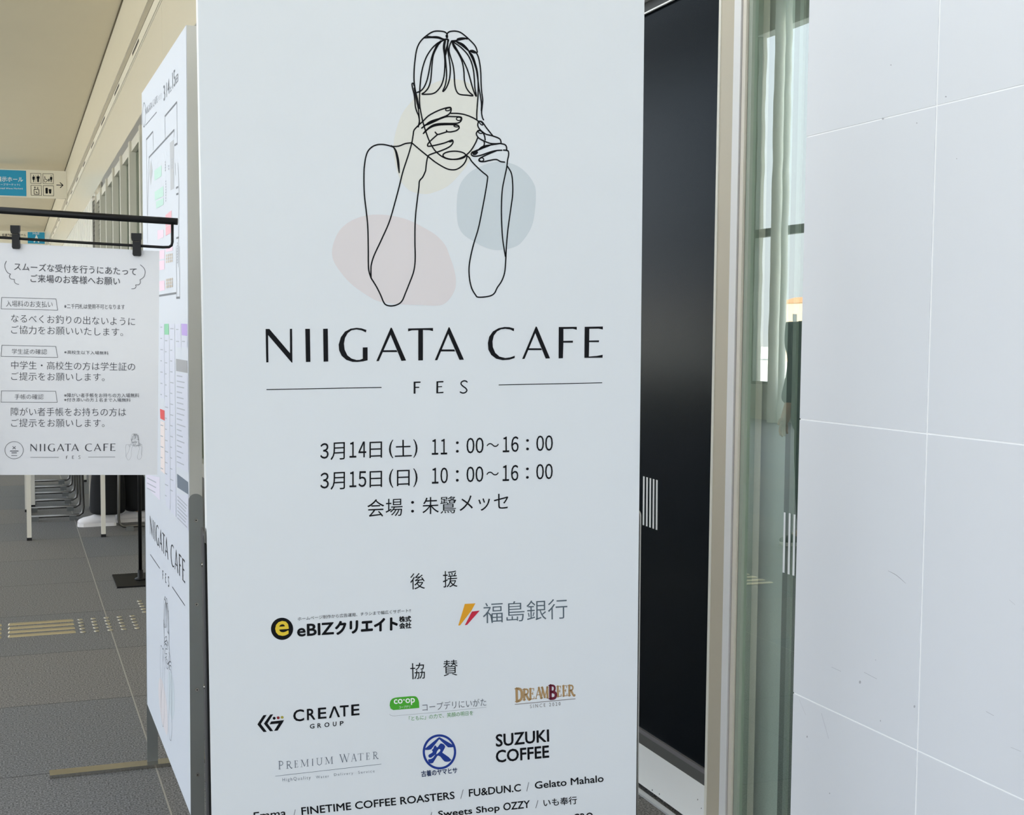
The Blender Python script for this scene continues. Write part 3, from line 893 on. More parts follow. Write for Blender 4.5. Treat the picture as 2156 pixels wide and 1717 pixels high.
def put_title(P, parent, ink, tbox, sbox, rules, rw, name='title_lettering', off=0.0006):
    """tbox/sbox: three plane corners (bl, br, tl) of the big and the small word; rules: plane segments"""
    s = MB()

    def m_(p, bb_, bx):
        x = (p[0] - bb_[0]) / (bb_[2] - bb_[0]); y = (bb_[3] - p[1]) / (bb_[3] - bb_[1])
        a, b_, c = bx
        return (a[0] + x * (b_[0] - a[0]) + y * (c[0] - a[0]), a[1] + x * (b_[1] - a[1]) + y * (c[1] - a[1]))
    for k, g in enumerate(T_UV):
        if k == 11:                      # the second word
            s.build(name, ink, parent); s = MB()
        s.flat(P, [m_(p, TB, tbox) for p in g], off)
    s.build(name, ink, parent)
    name = 'subtitle_letter'
    for g in S_UV:
        s = MB(); s.flat(P, [m_(p, SB, sbox) for p in g], off); s.build(name, ink, parent)
    s = MB()
    sw = 0.0026 * (math.hypot(sbox[1][0] - sbox[0][0], sbox[1][1] - sbox[0][1]) / (SB[2] - SB[0]))
    ribbon(s, P, catmull([m_(p, SB, sbox) for p in SS_UV], 5), sw, off)
    s.build(name, ink, parent)
    for a, b_ in rules:
        s = MB()
        ribbon(s, P, [(a[0] + (b_[0] - a[0]) * t / 8, a[1] + (b_[1] - a[1]) * t / 8) for t in range(9)], rw, off)
        s.build('rule_line', ink, parent)


bx3 = lambda B_: ((B_[0], B_[3]), (B_[2], B_[3]), (B_[0], B_[1]))
mC = lambda *p: MS.px(*KC(p))
put_title(MS, sign, INK, bx3(TB), bx3(SB), [(mC(62, 462), mC(755, 449)), (mC(1467, 434), mC(2090, 421))], 0.0016)


def lettering(name, parent, material, P, K, items, off=0.0006):
    for it in items:
        s = MB()
        for q in (it if isinstance(it, list) else [it]):
            write(s, P, K, q[0], q[1], q[2], q[3], *(q[4:5] or (0.0,)), off=off)
        s.build(name, material, parent)


KD4 = crop(650, 900, 0.25046)
LT = -0.002
dl = []
for row, seq in enumerate((
        (('3', (97, 265), (166, 262), (97, 136)), ('月', (182, 277), (303, 271), (182, 130)), ('14', (343, 256), (482, 252), (343, 124)), ('日', (510, 260), (616, 256), (510, 123)),
         ('(', (674, 262), (711, 260), (674, 107)), ('土', (723, 250), (866, 245), (721, 108)), (')', (878, 257), (914, 255), (878, 102)),
         ('11', (1035, 231), (1162, 227), (1035, 102)), ('：', (1237, 214), (1260, 213), (1237, 120)), ('00', (1327, 220), (1468, 216), (1327, 91)), ('～', (1494, 168), (1598, 165), (1494, 134)),
         ('16', (1632, 210), (1762, 206), (1632, 81)), ('：', (1827, 194), (1850, 193), (1827, 101)), ('00', (1914, 200), (2050, 196), (1914, 72))),
        (('3', (98, 516), (167, 513), (98, 384)), ('月', (182, 527), (304, 521), (182, 380)), ('15', (343, 504), (482, 501), (343, 373)), ('日', (511, 507), (616, 503), (511, 370)),
         ('(', (674, 510), (711, 508), (674, 353)), ('日', (741, 496), (848, 492), (741, 361)), (')', (878, 504), (914, 502), (878, 347)),
         ('10', (1036, 474), (1168, 470), (1036, 343)), ('：', (1237, 458), (1260, 457), (1237, 362)), ('00', (1327, 462), (1466, 458), (1327, 333)), ('～', (1493, 408), (1597, 405), (1493, 374)),
         ('16', (1630, 452), (1760, 448), (1630, 321)), ('：', (1826, 433), (1849, 432), (1826, 340)), ('00', (1913, 439), (2049, 435), (1913, 311))))):
    for half in (seq[:7], seq[7:]):
        grp = []
        for s, a, b_, c in half:
            if s.isdigit():
                fw = [chr(ord(ch) + 0xFEE0) for ch in s]
                mix = lambda p, q, t: (p[0] + (q[0] - p[0]) * t, p[1] + (q[1] - p[1]) * t)
                wd = 1.0 if len(s) == 1 else (0.41 if s == '11' else 0.455)
                for k, ch in enumerate(fw):
                    t0 = 0.0 if k == 0 else 1 - wd
                    sh = (b_[0] - a[0]) * t0, (b_[1] - a[1]) * t0
                    one = ch == chr(0xFF11) and s != '11'
                    grp.append((ch, mix(a, b_, t0), mix(a, b_, t0 + wd * (0.88 if one else 1)), (c[0] + sh[0], c[1] + sh[1]), 0.007))
            else:
                grp.append((s, a, b_, c, 0.004 if s == '：' else LT))
        dl.append(grp)
lettering('date_lettering', sign, INK, MS, KD4, dl)
lettering('venue_lettering', sign, INK, MS, KD4, [
    [('会場', (492, 758), (788, 745), (492, 608), LT), ('：', (860, 718), (884, 717), (860, 621), 0.004),
     ('朱鷺', (955, 733), (1240, 722), (955, 589), LT), ('メッセ', (1267, 712), (1678, 692), (1265, 575), LT)]])

KE = crop(540, 1180, 0.32004)
lettering('heading_lettering', sign, INK, MS, KE, [('後', (1012, 194), (1108, 188), (1010, 88), LT), ('援', (1227, 181), (1322, 175), (1225, 73), LT)])
lettering('sponsor_lettering', sign, INK, MS, KE, [
    ('ホームページ制作から広告運用、チラシまで幅広くサポート!!', (272, 399), (1015, 343), (272, 374), 0.0),
    ('eBIZ', (270, 502), (507, 486), (268, 426), 0.03), ('クリエイト', (520, 489), (925, 457), (520, 406), 0.045),
    ('株式', (940, 408), (1017, 404), (938, 371), 0.035), ('会社', (940, 451), (1017, 447), (940, 413), 0.035)])
s = MB(); shape(s, MS, KE, ellipse((168, 452), 73, 73, 40), 0.0005)
lg = s.build('round_logo', INK, sign); lg['label'] = 'black round logo with a yellow letter e'
s = MB(); write(s, MS, KE, 'e', (126, 498), (209, 492), (126, 406), 0.03, 0.0008); s.build('logo_letter', mat('yellow_ink', rgb(232, 200, 50), 0.5), lg)
s = MB(); shape(s, MS, KE, [(1370, 288), (1440, 284), (1412, 335), (1338, 430), (1327, 430)])
lg = s.build('slanted_logo', mat('amber_ink', rgb(228, 160, 20), 0.5), sign)
s = MB(); shape(s, MS, KE, [(1417, 338), (1468, 332), (1385, 426), (1370, 428)]); s.build('logo_red_blade', mat('red_ink', rgb(200, 26, 56), 0.5), lg)
lettering('bank_lettering', sign, mat('slate_ink', rgb(84, 98, 108), 0.5), MS, KE, [('福島銀行', (1490, 417), (2045, 384), (1488, 282), -0.006)])

KF = crop(520, 1370, 0.32931)
lettering('heading_lettering', sign, INK, MS, KF, [('協', (1045, 186), (1138, 180), (1042, 83), LT), ('賛', (1255, 166), (1347, 160), (1254, 64), LT)])
KL = crop(530, 1470, 0.11596)
lettering('sponsor_lettering', sign, INK, MS, KL, [
    [('C', (758, 430), (946, 416), (756, 222), 0.02), ('R', (1008, 402), (1150, 390), (1004, 206), 0.02), ('E', (1208, 380), (1352, 368), (1205, 188), 0.02),
    ('Λ', (1405, 364), (1596, 345), (1403, 168), 0.02), ('T', (1606, 340), (1758, 330), (1602, 146), 0.02), ('E', (1812, 320), (1952, 308), (1809, 128), 0.02)],
    [('G', (1056, 560), (1136, 552), (1056, 480), 0.02), ('R', (1195, 545), (1258, 540), (1195, 465), 0.02), ('O', (1322, 533), (1408, 525), (1322, 452), 0.02),
    ('U', (1475, 518), (1536, 512), (1475, 438), 0.02), ('P', (1602, 503), (1664, 498), (1602, 426), 0.02)]])
s = MB()
for g in ([(102, 482), (212, 315), (270, 310), (165, 475), (272, 615), (212, 620)], [(220, 468), (335, 303), (388, 298), (285, 465), (388, 602), (332, 608)],
          [(350, 430), (588, 405), (470, 594), (404, 600), (488, 466), (325, 482)]):
    shape(s, MS, KL, g)
shape(s, MS, KL, ellipse((407, 370), 26, 26, 20))
lg = s.build('arrow_logo', INK, sign)
s = MB(); shape(s, MS, KL, ellipse((480, 362), 26, 26, 20)); s.build('logo_dot', mat('wine_ink', rgb(140, 20, 36), 0.5), lg)
s = MB(); shape(s, MS, KL, ellipse((552, 354), 26, 24, 20)); s.build('logo_dot', mat('olive_ink', rgb(176, 164, 60), 0.5), lg)
# green badge
GREEN = mat('green_ink', rgb(70, 170, 40), 0.5)
s = MB(); shape(s, MS, KF, catmull([(912, 352), (918, 322), (942, 304), (1000, 297), (1060, 293), (1085, 299), (1098, 325), (1100, 345)], 5) + [(1101, 368), (935, 382), (918, 372)])
lg = s.build('green_badge', GREEN, sign)
lettering('badge_lettering', lg, mat('white_ink', rgb(246, 248, 246), 0.5), MS, KF, [('co·op', (940, 356), (1073, 346), (938, 314), 0.02), ('コープデリ', (972, 372), (1042, 367), (972, 355), 0.0)], off=0.0009)
lettering('sponsor_lettering', sign, INK_GREY, MS, KF, [('コープデリにいがた', (1122, 390), (1530, 354), (1120, 340), -0.004)])
lettering('slogan_lettering', sign, mat('leaf_ink', rgb(84, 150, 70), 0.5), MS, KF, [('「ともに」の力で、笑顔の明日を', (1035, 452), (1445, 414), (1035, 422), 0.0)])
s = MB(); stroke(s, MS, KF, [(912, 408), (920, 416), (945, 419), (1010, 413), (1250, 392), (1530, 363)], 2.0)
s.build('rule_line', INK_LIGHT, sign)

# serif capitals drawn as strokes: thick stems, thin hairlines, slab serifs
SERIF = {
    'D': [(.22, 0, .22, 1, 't'), (.22, 1, .5, .98, 'h'), ('a', (.42, .98), (.72, .9), (.88, .7), (.9, .5), (.88, .3), (.72, .1), (.42, .02), 't'), (.22, 0, .5, .02, 'h'), (0, 1, .3, 1, 'h'), (0, 0, .3, 0, 'h')],
    'R': [(.22, 0, .22, 1, 't'), (0, 1, .3, 1, 'h'), (0, 0, .42, 0, 'h'), ('a', (.3, 1), (.6, .97), (.74, .85), (.74, .68), (.62, .54), (.3, .5), 'm'), ('a', (.45, .5), (.62, .3), (.78, .06), (.95, -.04), (1., .02), 't')],
    'E': [(.24, 0, .24, 1, 't'), (0, 1, .9, 1, 'h'), (0, 0, .95, 0, 'h'), (.9, 1, .9, .8, 'h'), (.95, 0, .95, .2, 'h'), (.3, .52, .7, .52, 'h'), (.7, .64, .7, .4, 'h')],
    'A': [(.08, 0, .5, 1, 'h'), (.5, 1, .86, 0, 't'), (.22, .34, .7, .34, 'h'), (0, 0, .2, 0, 'h'), (.7, 0, 1, 0, 'h')],
    'M': [(.12, 0, .16, 1, 'h'), (.16, 1, .5, .06, 't'), (.5, .06, .84, 1, 'h'), (.84, 1, .88, 0, 't'), (0, 1, .18, 1, 'h'), (.82, 1, 1, 1, 'h'), (0, 0, .24, 0, 'h'), (.74, 0, 1, 0, 'h')],
    'B': [(.22, 0, .22, 1, 't'), (0, 1, .4, 1, 'h'), (0, 0, .4, 0, 'h'), ('a', (.3, 1), (.6, .97), (.76, .85), (.74, .65), (.58, .54), (.3, .52), 'm'), ('a', (.3, .52), (.7, .47), (.9, .33), (.86, .12), (.66, .02), (.3, 0), 't')],
    'P': [(.24, 0, .24, 1, 't'), (0, 1, .3, 1, 'h'), (.02, 0, .46, 0, 'h'), ('a', (.3, 1), (.68, .97), (.9, .84), (.9, .66), (.72, .5), (.36, .47), 'm')],
    'I': [(.5, 0, .5, 1, 't'), (.1, 1, .9, 1, 'h'), (.1, 0, .9, 0, 'h')],
    'U': [('a', (.16, 1), (.16, .3), (.28, .08), (.5, 0), (.72, .08), (.84, .3), (.84, 1), 'm'), (0, 1, .34, 1, 'h'), (.66, 1, 1, 1, 'h')],
    'W': [(.08, 1, .3, 0, 't'), (.3, 0, .5, .9, 'h'), (.46, 1, .7, 0, 't'), (.7, 0, .94, 1, 'h'), (0, 1, .18, 1, 'h'), (.84, 1, 1, 1, 'h')],
    'T': [(.5, 0, .5, 1, 't'), (0, 1, 1, 1, 'h'), (0, 1, 0, .84, 'h'), (1, 1, 1, .84, 'h'), (.3, 0, .7, 0, 'h')],
}


def serif(mb, P, K, ch, bl, br, tl, thick, thin):
    a = P.px(*K(bl)); b_ = P.px(*K(br)); c = P.px(*K(tl))
    H = math.hypot(c[0] - a[0], c[1] - a[1])
    g = lambda x, y: (a[0] + x * (b_[0] - a[0]) + y * (c[0] - a[0]), a[1] + x * (b_[1] - a[1]) + y * (c[1] - a[1]))
    W = {'t': thick * H, 'h': thin * H, 'm': (thick * .6 + thin * .4) * H}
    for st in SERIF[ch]:
        if st[0] == 'a':
            ribbon(mb, P, catmull([g(*p) for p in st[1:-1]], 4), W[st[-1]], 0.0006)
        else:
            ribbon(mb, P, [g(st[0], st[1]), g(st[2], st[3])], W[st[4]], 0.0006)


KB = crop(1070, 1425, 0.07421)
GOLD = mat('gold_ink', rgb(176, 142, 96), 0.5)
s = MB()
for ch, bl, br, tl in (('D', (200, 715), (410, 690), (190, 350)), ('R', (410, 668), (610, 650), (408, 368)), ('E', (595, 645), (740, 632), (592, 352)), ('A', (765, 632), (965, 610), (765, 330)),
                       ('M', (930, 615), (1140, 600), (928, 315)), ('E', (1380, 570), (1505, 560), (1372, 282)), ('E', (1540, 555), (1672, 545), (1532, 268)), ('R', (1690, 545), (1880, 535), (1688, 256))):
    serif(s, MS, KB, ch, bl, br, tl, 0.2, 0.07)
lg = s.build('beer_logo_lettering', GOLD, sign)
s = MB(); serif(s, MS, KB, 'B', (1148, 632), (1370, 622), (1146, 258), 0.21, 0.07)
s.build('logo_initial', mat('maroon_ink', rgb(104, 8, 40), 0.5), lg)
s = MB(); stroke(s, MS, KB, [(190, 792), (1900, 634)], 16, smooth=False)
write(s, MS, KB, 'S I N C E   2 0 2 0', (620, 900), (1482, 820), (615, 800), -0.004)
s.build('logo_rule', mat('taupe_ink', rgb(120, 112, 108), 0.5), lg)

KP = crop(570, 1575, 0.11596)
s = MB()
for ch, bl, br, tl in (('P', (140, 392), (228, 386), (136, 248)), ('R', (278, 380), (385, 368), (275, 252)), ('E', (430, 362), (496, 356), (428, 238)), ('M', (540, 350), (690, 335), (540, 225)),
                       ('I', (745, 326), (775, 324), (743, 206)), ('U', (828, 318), (940, 308), (826, 192)), ('M', (985, 300), (1132, 286), (983, 176)), ('W', (1250, 268), (1435, 250), (1245, 125)),
                       ('A', (1460, 250), (1562, 240), (1458, 118)), ('T', (1582, 232), (1682, 222), (1580, 112)), ('E', (1732, 218), (1796, 212), (1730, 96)), ('R', (1852, 206), (1950, 196), (1850, 82))):
    serif(s, MS, KP, ch, bl, br, tl, 0.085, 0.03)
stroke(s, MS, KP, [(85, 517), (2005, 298)], 6, smooth=False)
NAVY = mat('blue_grey_ink', rgb(70, 82, 100), 0.5)
for tx, bl, br, tl in (('HighQuality', (215, 632), (725, 590), (210, 552)), ('Water', (822, 560), (1058, 540), (818, 512)), ('Delivery', (1152, 528), (1496, 496), (1148, 468)), ('Service', (1590, 475), (1886, 448), (1586, 425))):
    write(s, MS, KP, tx, bl, br, tl, -0.012, spacing=1.35)
s.build('water_logo_lettering', NAVY, sign)

KY = crop(870, 1530, 0.06699)
BLUE = mat('royal_blue_ink', rgb(10, 50, 140), 0.5)
s = MB()
o_ = [MS.px(*KY(p)) for p in ellipse((822, 803), 526, 552, 64)]; i_ = [MS.px(*KY(p)) for p in ellipse((822, 803), 456, 480, 64)]
ring(s, MS, o_, i_, 0.0006)
shape(s, MS, KY, [(375, 695), (800, 345), (835, 345), (1260, 595), (1275, 650), (1180, 662), (1090, 660), (815, 405), (560, 722), (490, 742), (375, 742)])
shape(s, MS, KY, [(850, 540), (900, 538), (970, 575), (1005, 640), (985, 690), (910, 825), (1110, 965), (1200, 1060), (1140, 1105), (1050, 1115), (985, 1105), (930, 1050), (850, 950), (790, 920), (755, 930),
                  (620, 1150), (560, 1168), (500, 1150), (465, 1080), (470, 1040), (560, 1025), (620, 990), (700, 880), (560, 985), (500, 985), (468, 930), (490, 890), (600, 825), (610, 790), (580, 745), (625, 710), (660, 620), (690, 598), (725, 630), (735, 665), (765, 655)])
lg = s.build('crest_logo', BLUE, sign); lg['label'] = 'blue round crest with a brush character'
s = MB(); shape(s, MS, KY, [(725, 875), (740, 800), (790, 725), (825, 715), (850, 745), (830, 790), (770, 845)], 0.0008, True)
s.build('logo_gap', PANEL, lg)
lettering('shop_lettering', sign, mat('deep_blue_ink', rgb(14, 40, 84), 0.5), MS, KY, [('古着のヤマヒサ', (262, 1590), (1385, 1470), (245, 1405), 0.02)])

KGc = crop(560, 1520, 0.34323)
lettering('sponsor_lettering', sign, INK, MS, KGc, [('SUZUKI', (1412, 154), (1735, 122), (1410, 80), 0.022), ('COFFEE', (1412, 252), (1735, 220), (1410, 178), 0.022)])
lettering('shop_list_lettering', sign, INK, MS, KGc, [
    ('FINETIME COFFEE ROASTERS', (220, 573), (1157, 474), (216, 527), 0.018), ('FU&DUN.C', (1246, 461), (1563, 427), (1244, 416), 0.018), ('Gelato Mahalo', (1650, 413), (2070, 369), (1648, 370), 0.018)])
lettering('shop_list_lettering', sign, INK, MS, K0, [('Emma', (534, 1728), (602, 1720), (534, 1711.5), 0.014), ('CRO', (1207, 1732), (1248, 1728), (1207, 1715), 0.014)])
KR = crop(860, 1640, 0.20408)
lettering('shop_list_lettering', sign, INK, MS, KR, [('Sweets Shop', (310, 420), (940, 350), (305, 336), 0.018), ('OZZY', (980, 330), (1250, 300), (978, 254), 0.018), ('いも奉行', (1395, 292), (1738, 262), (1390, 212), 0.01)])
for a, b_ in (((975, 1663.5), (970, 1682)), ((1113, 1648), (1109, 1666.5)), ((1132.5, 1686), (1127.8, 1702)), ((621.5, 1705.5), (617.5, 1724)), ((909, 1711), (905, 1728))):
    s = MB(); stroke(s, MS, K0, [a, b_], 1.1, smooth=False)
    s.build('divider_stroke', INK_GREY, sign)

# ------------------------------------------------------------------ second signboard (floor plan and stall tables)
AX2 = rmat(89.3197, 0.0492, 0.4808)
S2 = Plane((0.3742, 3.1112, 1.0846), AX2)
W2, H2 = 0.8404, 1.8
sg2 = thing('map_signboard', (0.389, 3.11, 0), 'narrow-looking white signboard with floor plan, seen edge-on behind the big one', 'signboard')
PANEL2 = mat('white_print', rgb(214, 218, 225), 0.5, var=0.01, vscale=3)
hw, hh = W2 / 2, H2 / 2
MB().slab(S2, [(-hw, -hh), (hw, -hh), (hw, hh), (-hw, hh)], -TH, 0).build('panel', PANEL2, sg2)
ALU = mat('brushed_aluminium_edge', rgb(206, 204, 196), 0.45, 0.35, var=0.06, vscale=14, stretch=(1, 1, 0.08))
eb = MB()
for u, sg in ((hw, 1), (-hw, -1)):
    eb.slab(S2, [(u, -hh), (u + sg * 0.0012, -hh), (u + sg * 0.0012, hh), (u, hh)], -TH, -0.0015)
eb.build('edge_band', ALU, sg2)
z2 = on_y(417, 1052, 2.69).z
for u, sg in ((hw, 1), (-hw, -1)):
    s_ = MB(); c = side_plate(S2, u, sg, z2, s_, 0.0016)
    po = s_.build('side_post', STEEL_DARK, sg2)
    vv = [S2.px(*p)[1] for p in ((400, 1098), (400, 1274), (400, 1452), (400, 1628))] if sg > 0 else [0.2, 0.4, 0.6, S2.px(310, 1546)[1]]
    screws(S2, c, sg, vv, po, STEEL)
    p = S2.pt(u + sg * 0.003, 0, -TH / 2)
    MB().box(p.x - 0.30, p.x + 0.30, p.y - 0.022, p.y + 0.022, 0, 0.011).build('foot_bar', STEEL, sg2)

K6 = crop(290, 80, 0.27972); K7 = crop(290, 520, 0.31434); K8 = crop(290, 1040, 0.31423); K71 = crop(130, 0, 0.19218)


def col2(name, c, K, polys, off=0.0004):
    if name == 'small_print':
        s = MB()
        for g in polys:
            shape(s, S2, K, g, off)
        o = s.build(name, mat('print2_' + name, c, 0.5), sg2)
        o['kind'] = 'stuff'
        return
    for k, g in enumerate(polys):
        s = MB(); shape(s, S2, K, g, off + 0.00002 * (k + (6 if K is K8 else 0)))
        s.build(name, mat('print2_' + name, c, 0.5), sg2)


def lines2(name, material, K, segs, w):
    for g in segs:
        s = MB()
        ribbon(s, S2, [S2.px(*K(p)) for p in g], w, 0.0005)
        s.build(name, material, sg2)


lines2('floor_plan_walls', INK_LIGHT, K6, [[(85, 905), (75, 1330)], [(275, 695), (274, 742)], [(205, 590), (208, 757)], [(295, 485), (298, 800)], [(65, 765), (75, 1540)], [(115, 705), (118, 842)],
                                           [(282, 945), (286, 1030)], [(303, 945), (312, 1150)], [(312, 1150), (306, 1720)]], 0.004)
lines2('floor_plan_walls', INK_GREY, K6, [[(85, 900), (275, 692)], [(205, 590), (295, 483)], [(65, 765), (115, 705)], [(278, 808), (298, 795)], [(290, 1130), (305, 1122)], [(292, 1178), (306, 1172)], [(292, 1508), (310, 1502)]], 0.0045)
lines2('floor_plan_walls', INK_GREY, K7, [[(145, 328), (258, 310)], [(260, 342), (282, 340)]], 0.005)
lines2('floor_plan_walls', INK_LIGHT, K7, [[(258, 0), (262, 342)], [(280, 0), (281, 340)]], 0.004)
col2('grey_block', rgb(186, 187, 189), K6, [[(243, 790), (272, 765), (273, 1135), (248, 1148)], [(100, 920), (111, 1000), (98, 1110), (89, 1020)]])
col2('green_block', rgb(188, 224, 208), K6, [[(125, 1000), (180, 958), (180, 1040), (127, 1075)], [(128, 1160), (193, 1115), (195, 1190), (130, 1225)], [(138, 1232), (195, 1205), (195, 1255), (140, 1285)]])
col2('red_block', rgb(246, 176, 184), K6, [[(210, 1335), (255, 1298), (255, 1395), (211, 1420)], [(211, 1425), (255, 1400), (253, 1465), (212, 1490)]])
col2('pink_block', rgb(246, 212, 226), K6, [[(150, 1448), (195, 1445), (195, 1500), (150, 1520)]])
col2('pink_block', rgb(246, 214, 228), K7, [[(145, 25), (180, 20), (180, 78), (147, 85)], [(145, 95), (180, 90), (180, 150), (147, 158)], [(145, 230), (180, 225), (182, 290), (147, 298)], [(190, 5), (235, 0), (235, 25), (190, 35)]])
tb = []
for (x0, y0, h_) in ((190, 52, 62), (191, 216, 66)):
    for cx_ in range(4):
        for ry in range(3):
            xa = x0 + cx_ * 12; ya = y0 - cx_ * 2.4 + ry * h_ / 3
            tb.append([(xa, ya), (xa + 8, ya - 1.5), (xa + 8, ya + h_ / 3 - 6), (xa, ya + h_ / 3 - 4.5)])
col2('brown_block', rgb(206, 190, 170), K7, tb)
col2('table_column', rgb(214, 216, 228), K7, [[(150, 517), (178, 515), (181, 1022), (152, 1010)], [(215, 517), (247, 516), (248, 600), (216, 598)], [(255, 518), (290, 516), (291, 678), (257, 672)], [(295, 599), (333, 604), (333, 680), (296, 672)]])
col2('table_column', rgb(198, 220, 230), K7, [[(181, 590), (211, 594), (220, 1717), (186, 1700)], [(216, 600), (248, 602), (258, 1717), (224, 1717)]])
col2('table_column', rgb(204, 218, 230), K7, [[(258, 846), (335, 858), (340, 1515), (263, 1470)]])
col2('table_column', rgb(198, 220, 230), K8, [[(189, 0), (218, 0), (218, 112), (190, 78)], [(222, 0), (257, 0), (258, 158), (223, 120)]])
col2('table_column', rgb(208, 220, 232), K8, [[(262, 0), (340, 10), (340, 250), (264, 165)]])
col2('peach_column', rgb(240, 226, 222), K7, [[(153, 1166), (181, 1176), (183, 1524), (155, 1500)]])
col2('lilac_table', rgb(228, 222, 236), K7, [[(58, 1525), (148, 1545), (150, 1700), (60, 1610)]])
col2('green_heading', rgb(130, 206, 160), K7, [[(179, 517), (208, 515), (210, 589), (180, 588)]])
col2('purple_heading', rgb(186, 156, 222), K7, [[(293, 515), (332, 517), (333, 598), (296, 592)]])
col2('grey_heading', rgb(160, 160, 162), K7, [[(257, 750), (333, 763), (335, 846), (258, 832)]])
col2('slate_heading', rgb(104, 116, 130), K7, [[(264, 1520), (338, 1577), (340, 1660), (266, 1612)]])
col2('red_heading', rgb(232, 70, 70), K7, [[(150, 1085), (180, 1097), (181, 1165), (152, 1150)]])
# the small print is too fine to read: short grey dashes
random.seed(7)
dash = []
for x0, x1, y0, y1, st in ((153, 175, 535, 1000, 75), (184, 207, 625, 1690, 74), (219, 245, 545, 1690, 72), (258, 285, 550, 660, 80), (298, 328, 630, 670, 60), (263, 325, 860, 1440, 36), (154, 176, 1190, 1490, 72), (64, 145, 1545, 1640, 34)):
    y_ = y0
    while y_ < y1:
        sl = (y_ - 560) / 1100 * 0.55 + 0.02
        ln = (x1 - x0) * (0.45 + 0.5 * random.random())
        dash.append([(x0, y_), (x0 + ln, y_ + ln * sl), (x0 + ln, y_ + ln * sl + 7), (x0, y_ + 7)])
        y_ += st
col2('small_print', rgb(172, 176, 184), K7, dash, 0.0006)
dash = []
for k in range(7):
    y_ = 12 + k * 24; ln = 66 - 5 * (k % 3)
    dash.append([(267, y_), (267 + ln, y_ + ln * 1.0), (267 + ln, y_ + ln * 1.0 + 9), (267, y_ + 9)])
col2('small_print', rgb(150, 154, 162), K8, dash, 0.0006)
dash = []
for x_, y0, n_ in ((206, 930, 4), (210, 1075, 8), (232, 960, 2), (258, 910, 4), (297, 1540, 8)):
    for k in range(n_):
        y_ = y0 + k * 21
        dash.append([(x_, y_), (x_ + 5, y_ - 3), (x_ + 5, y_ + 9), (x_, y_ + 12)])
col2('small_print', rgb(140, 142, 150), K6, dash, 0.0006)
# heading line at the top
lettering('heading_lettering', sg2, INK_GREY, S2, K71, [('3', (1118, 1112), (1134, 1090), (1114, 945), 0.0), ('14', (1150, 1066), (1182, 1020), (1148, 905), 0.0), ('土', (1188, 1012), (1204, 988), (1188, 950), 0.0),
                                                       ('15', (1216, 975), (1246, 935), (1212, 800), 0.0), ('日', (1252, 925), (1275, 895), (1252, 835), 0.0)])
t2 = lambda K, *p: S2.px(*K(p))
put_title(S2, sg2, INK_GREY, (t2(K71, 922, 1262), t2(K71, 1052, 1122), t2(K71, 918, 1190)), (t2(K71, 1062, 1110), t2(K71, 1094, 1075), t2(K71, 1062, 1060)), [(t2(K71, 920, 1372), t2(K71, 1040, 1228))], 0.002)
s = MB(); o_ = ellipse(S2.px(*K71((903, 1260))), 0.035, 0.035, 32); i_ = ellipse(S2.px(*K71((903, 1260))), 0.032, 0.032, 32); ring(s, S2, o_, i_, 0.0006); s.build('round_logo', INK_GREY, sg2)
put_title(S2, sg2, INK, (t2(K8, 84, 278), t2(K8, 318, 606), t2(K8, 82, 146)), (t2(K8, 168, 575), t2(K8, 211, 624), t2(K8, 167, 512)),
          [(t2(K8, 85, 408), t2(K8, 148, 500)), (t2(K8, 232, 625), t2(K8, 317, 750))], 0.0022)
u0, u1 = t2(K8, 152, 1100)[0], t2(K8, 231, 1200)[0]
v0, v1 = t2(K8, 186, 690)[1], t2(K8, 166, 1552)[1]
draw_art(S2, (u0, v0, u1, v1), sg2, INK_GREY, blobs=('blue', 'pink'), steps=4, wmul=0.9)

# ------------------------------------------------------------------ hanging notice on its stand
AX3 = rmat(16.8297, -1.1058, 1.3192)
S3 = Plane((0.1171, 2.2625, 1.2487), AX3)
corners = [S3.px(-4, 511), S3.px(335.5, 529), S3.px(331, 1000.5), S3.px(-4, 1000.5)]
LAM = mat('laminated_paper', rgb(214, 214, 217), 0.16, var=0.01, vscale=6, spec=0.5)
cen = S3.pt(sum(c[0] for c in corners) / 4, corners[2][1])
nb = Vector((cen.x, cen.y, cen.z))
note = thing('hanging_notice', nb, 'laminated white paper notice clipped under the black bar', 'notice')
MB().slab(S3, corners, -0.0008, 0).build('sheet', LAM, note)
K2 = crop(0, 420, 0.20969); K3b = crop(0, 720, 0.19481)
DG_ = mat('soft_black_ink', rgb(50, 50, 58), 0.5)
lettering('heading_lettering', note, DG_, S3, K2, [('スムーズな受付を行うにあたって', (143, 714), (1370, 766), (143, 634), 0.002), ('ご来場のお客様へお願い', (308, 834), (1205, 863), (308, 752), 0.002)])
lettering('body_lettering', note, DG_, S3, K2, [
    ('入場料のお支払い', (62, 1078), (528, 1086), (62, 1015), -0.008), ('※二千円札は使用不可となります', (645, 1098), (1253, 1106), (645, 1048), 0.0),
    ('なるべくお釣りの出ないように', (113, 1236), (1357, 1270), (113, 1152), -0.008), ('ご協力をお願いいたします。', (113, 1350), (1235, 1375), (113, 1266), -0.008),
    ('学生証の確認', (120, 1553), (470, 1558), (120, 1500), -0.008), ('※高校生以下入場無料', (645, 1553), (1090, 1563), (645, 1516), 0.0)])
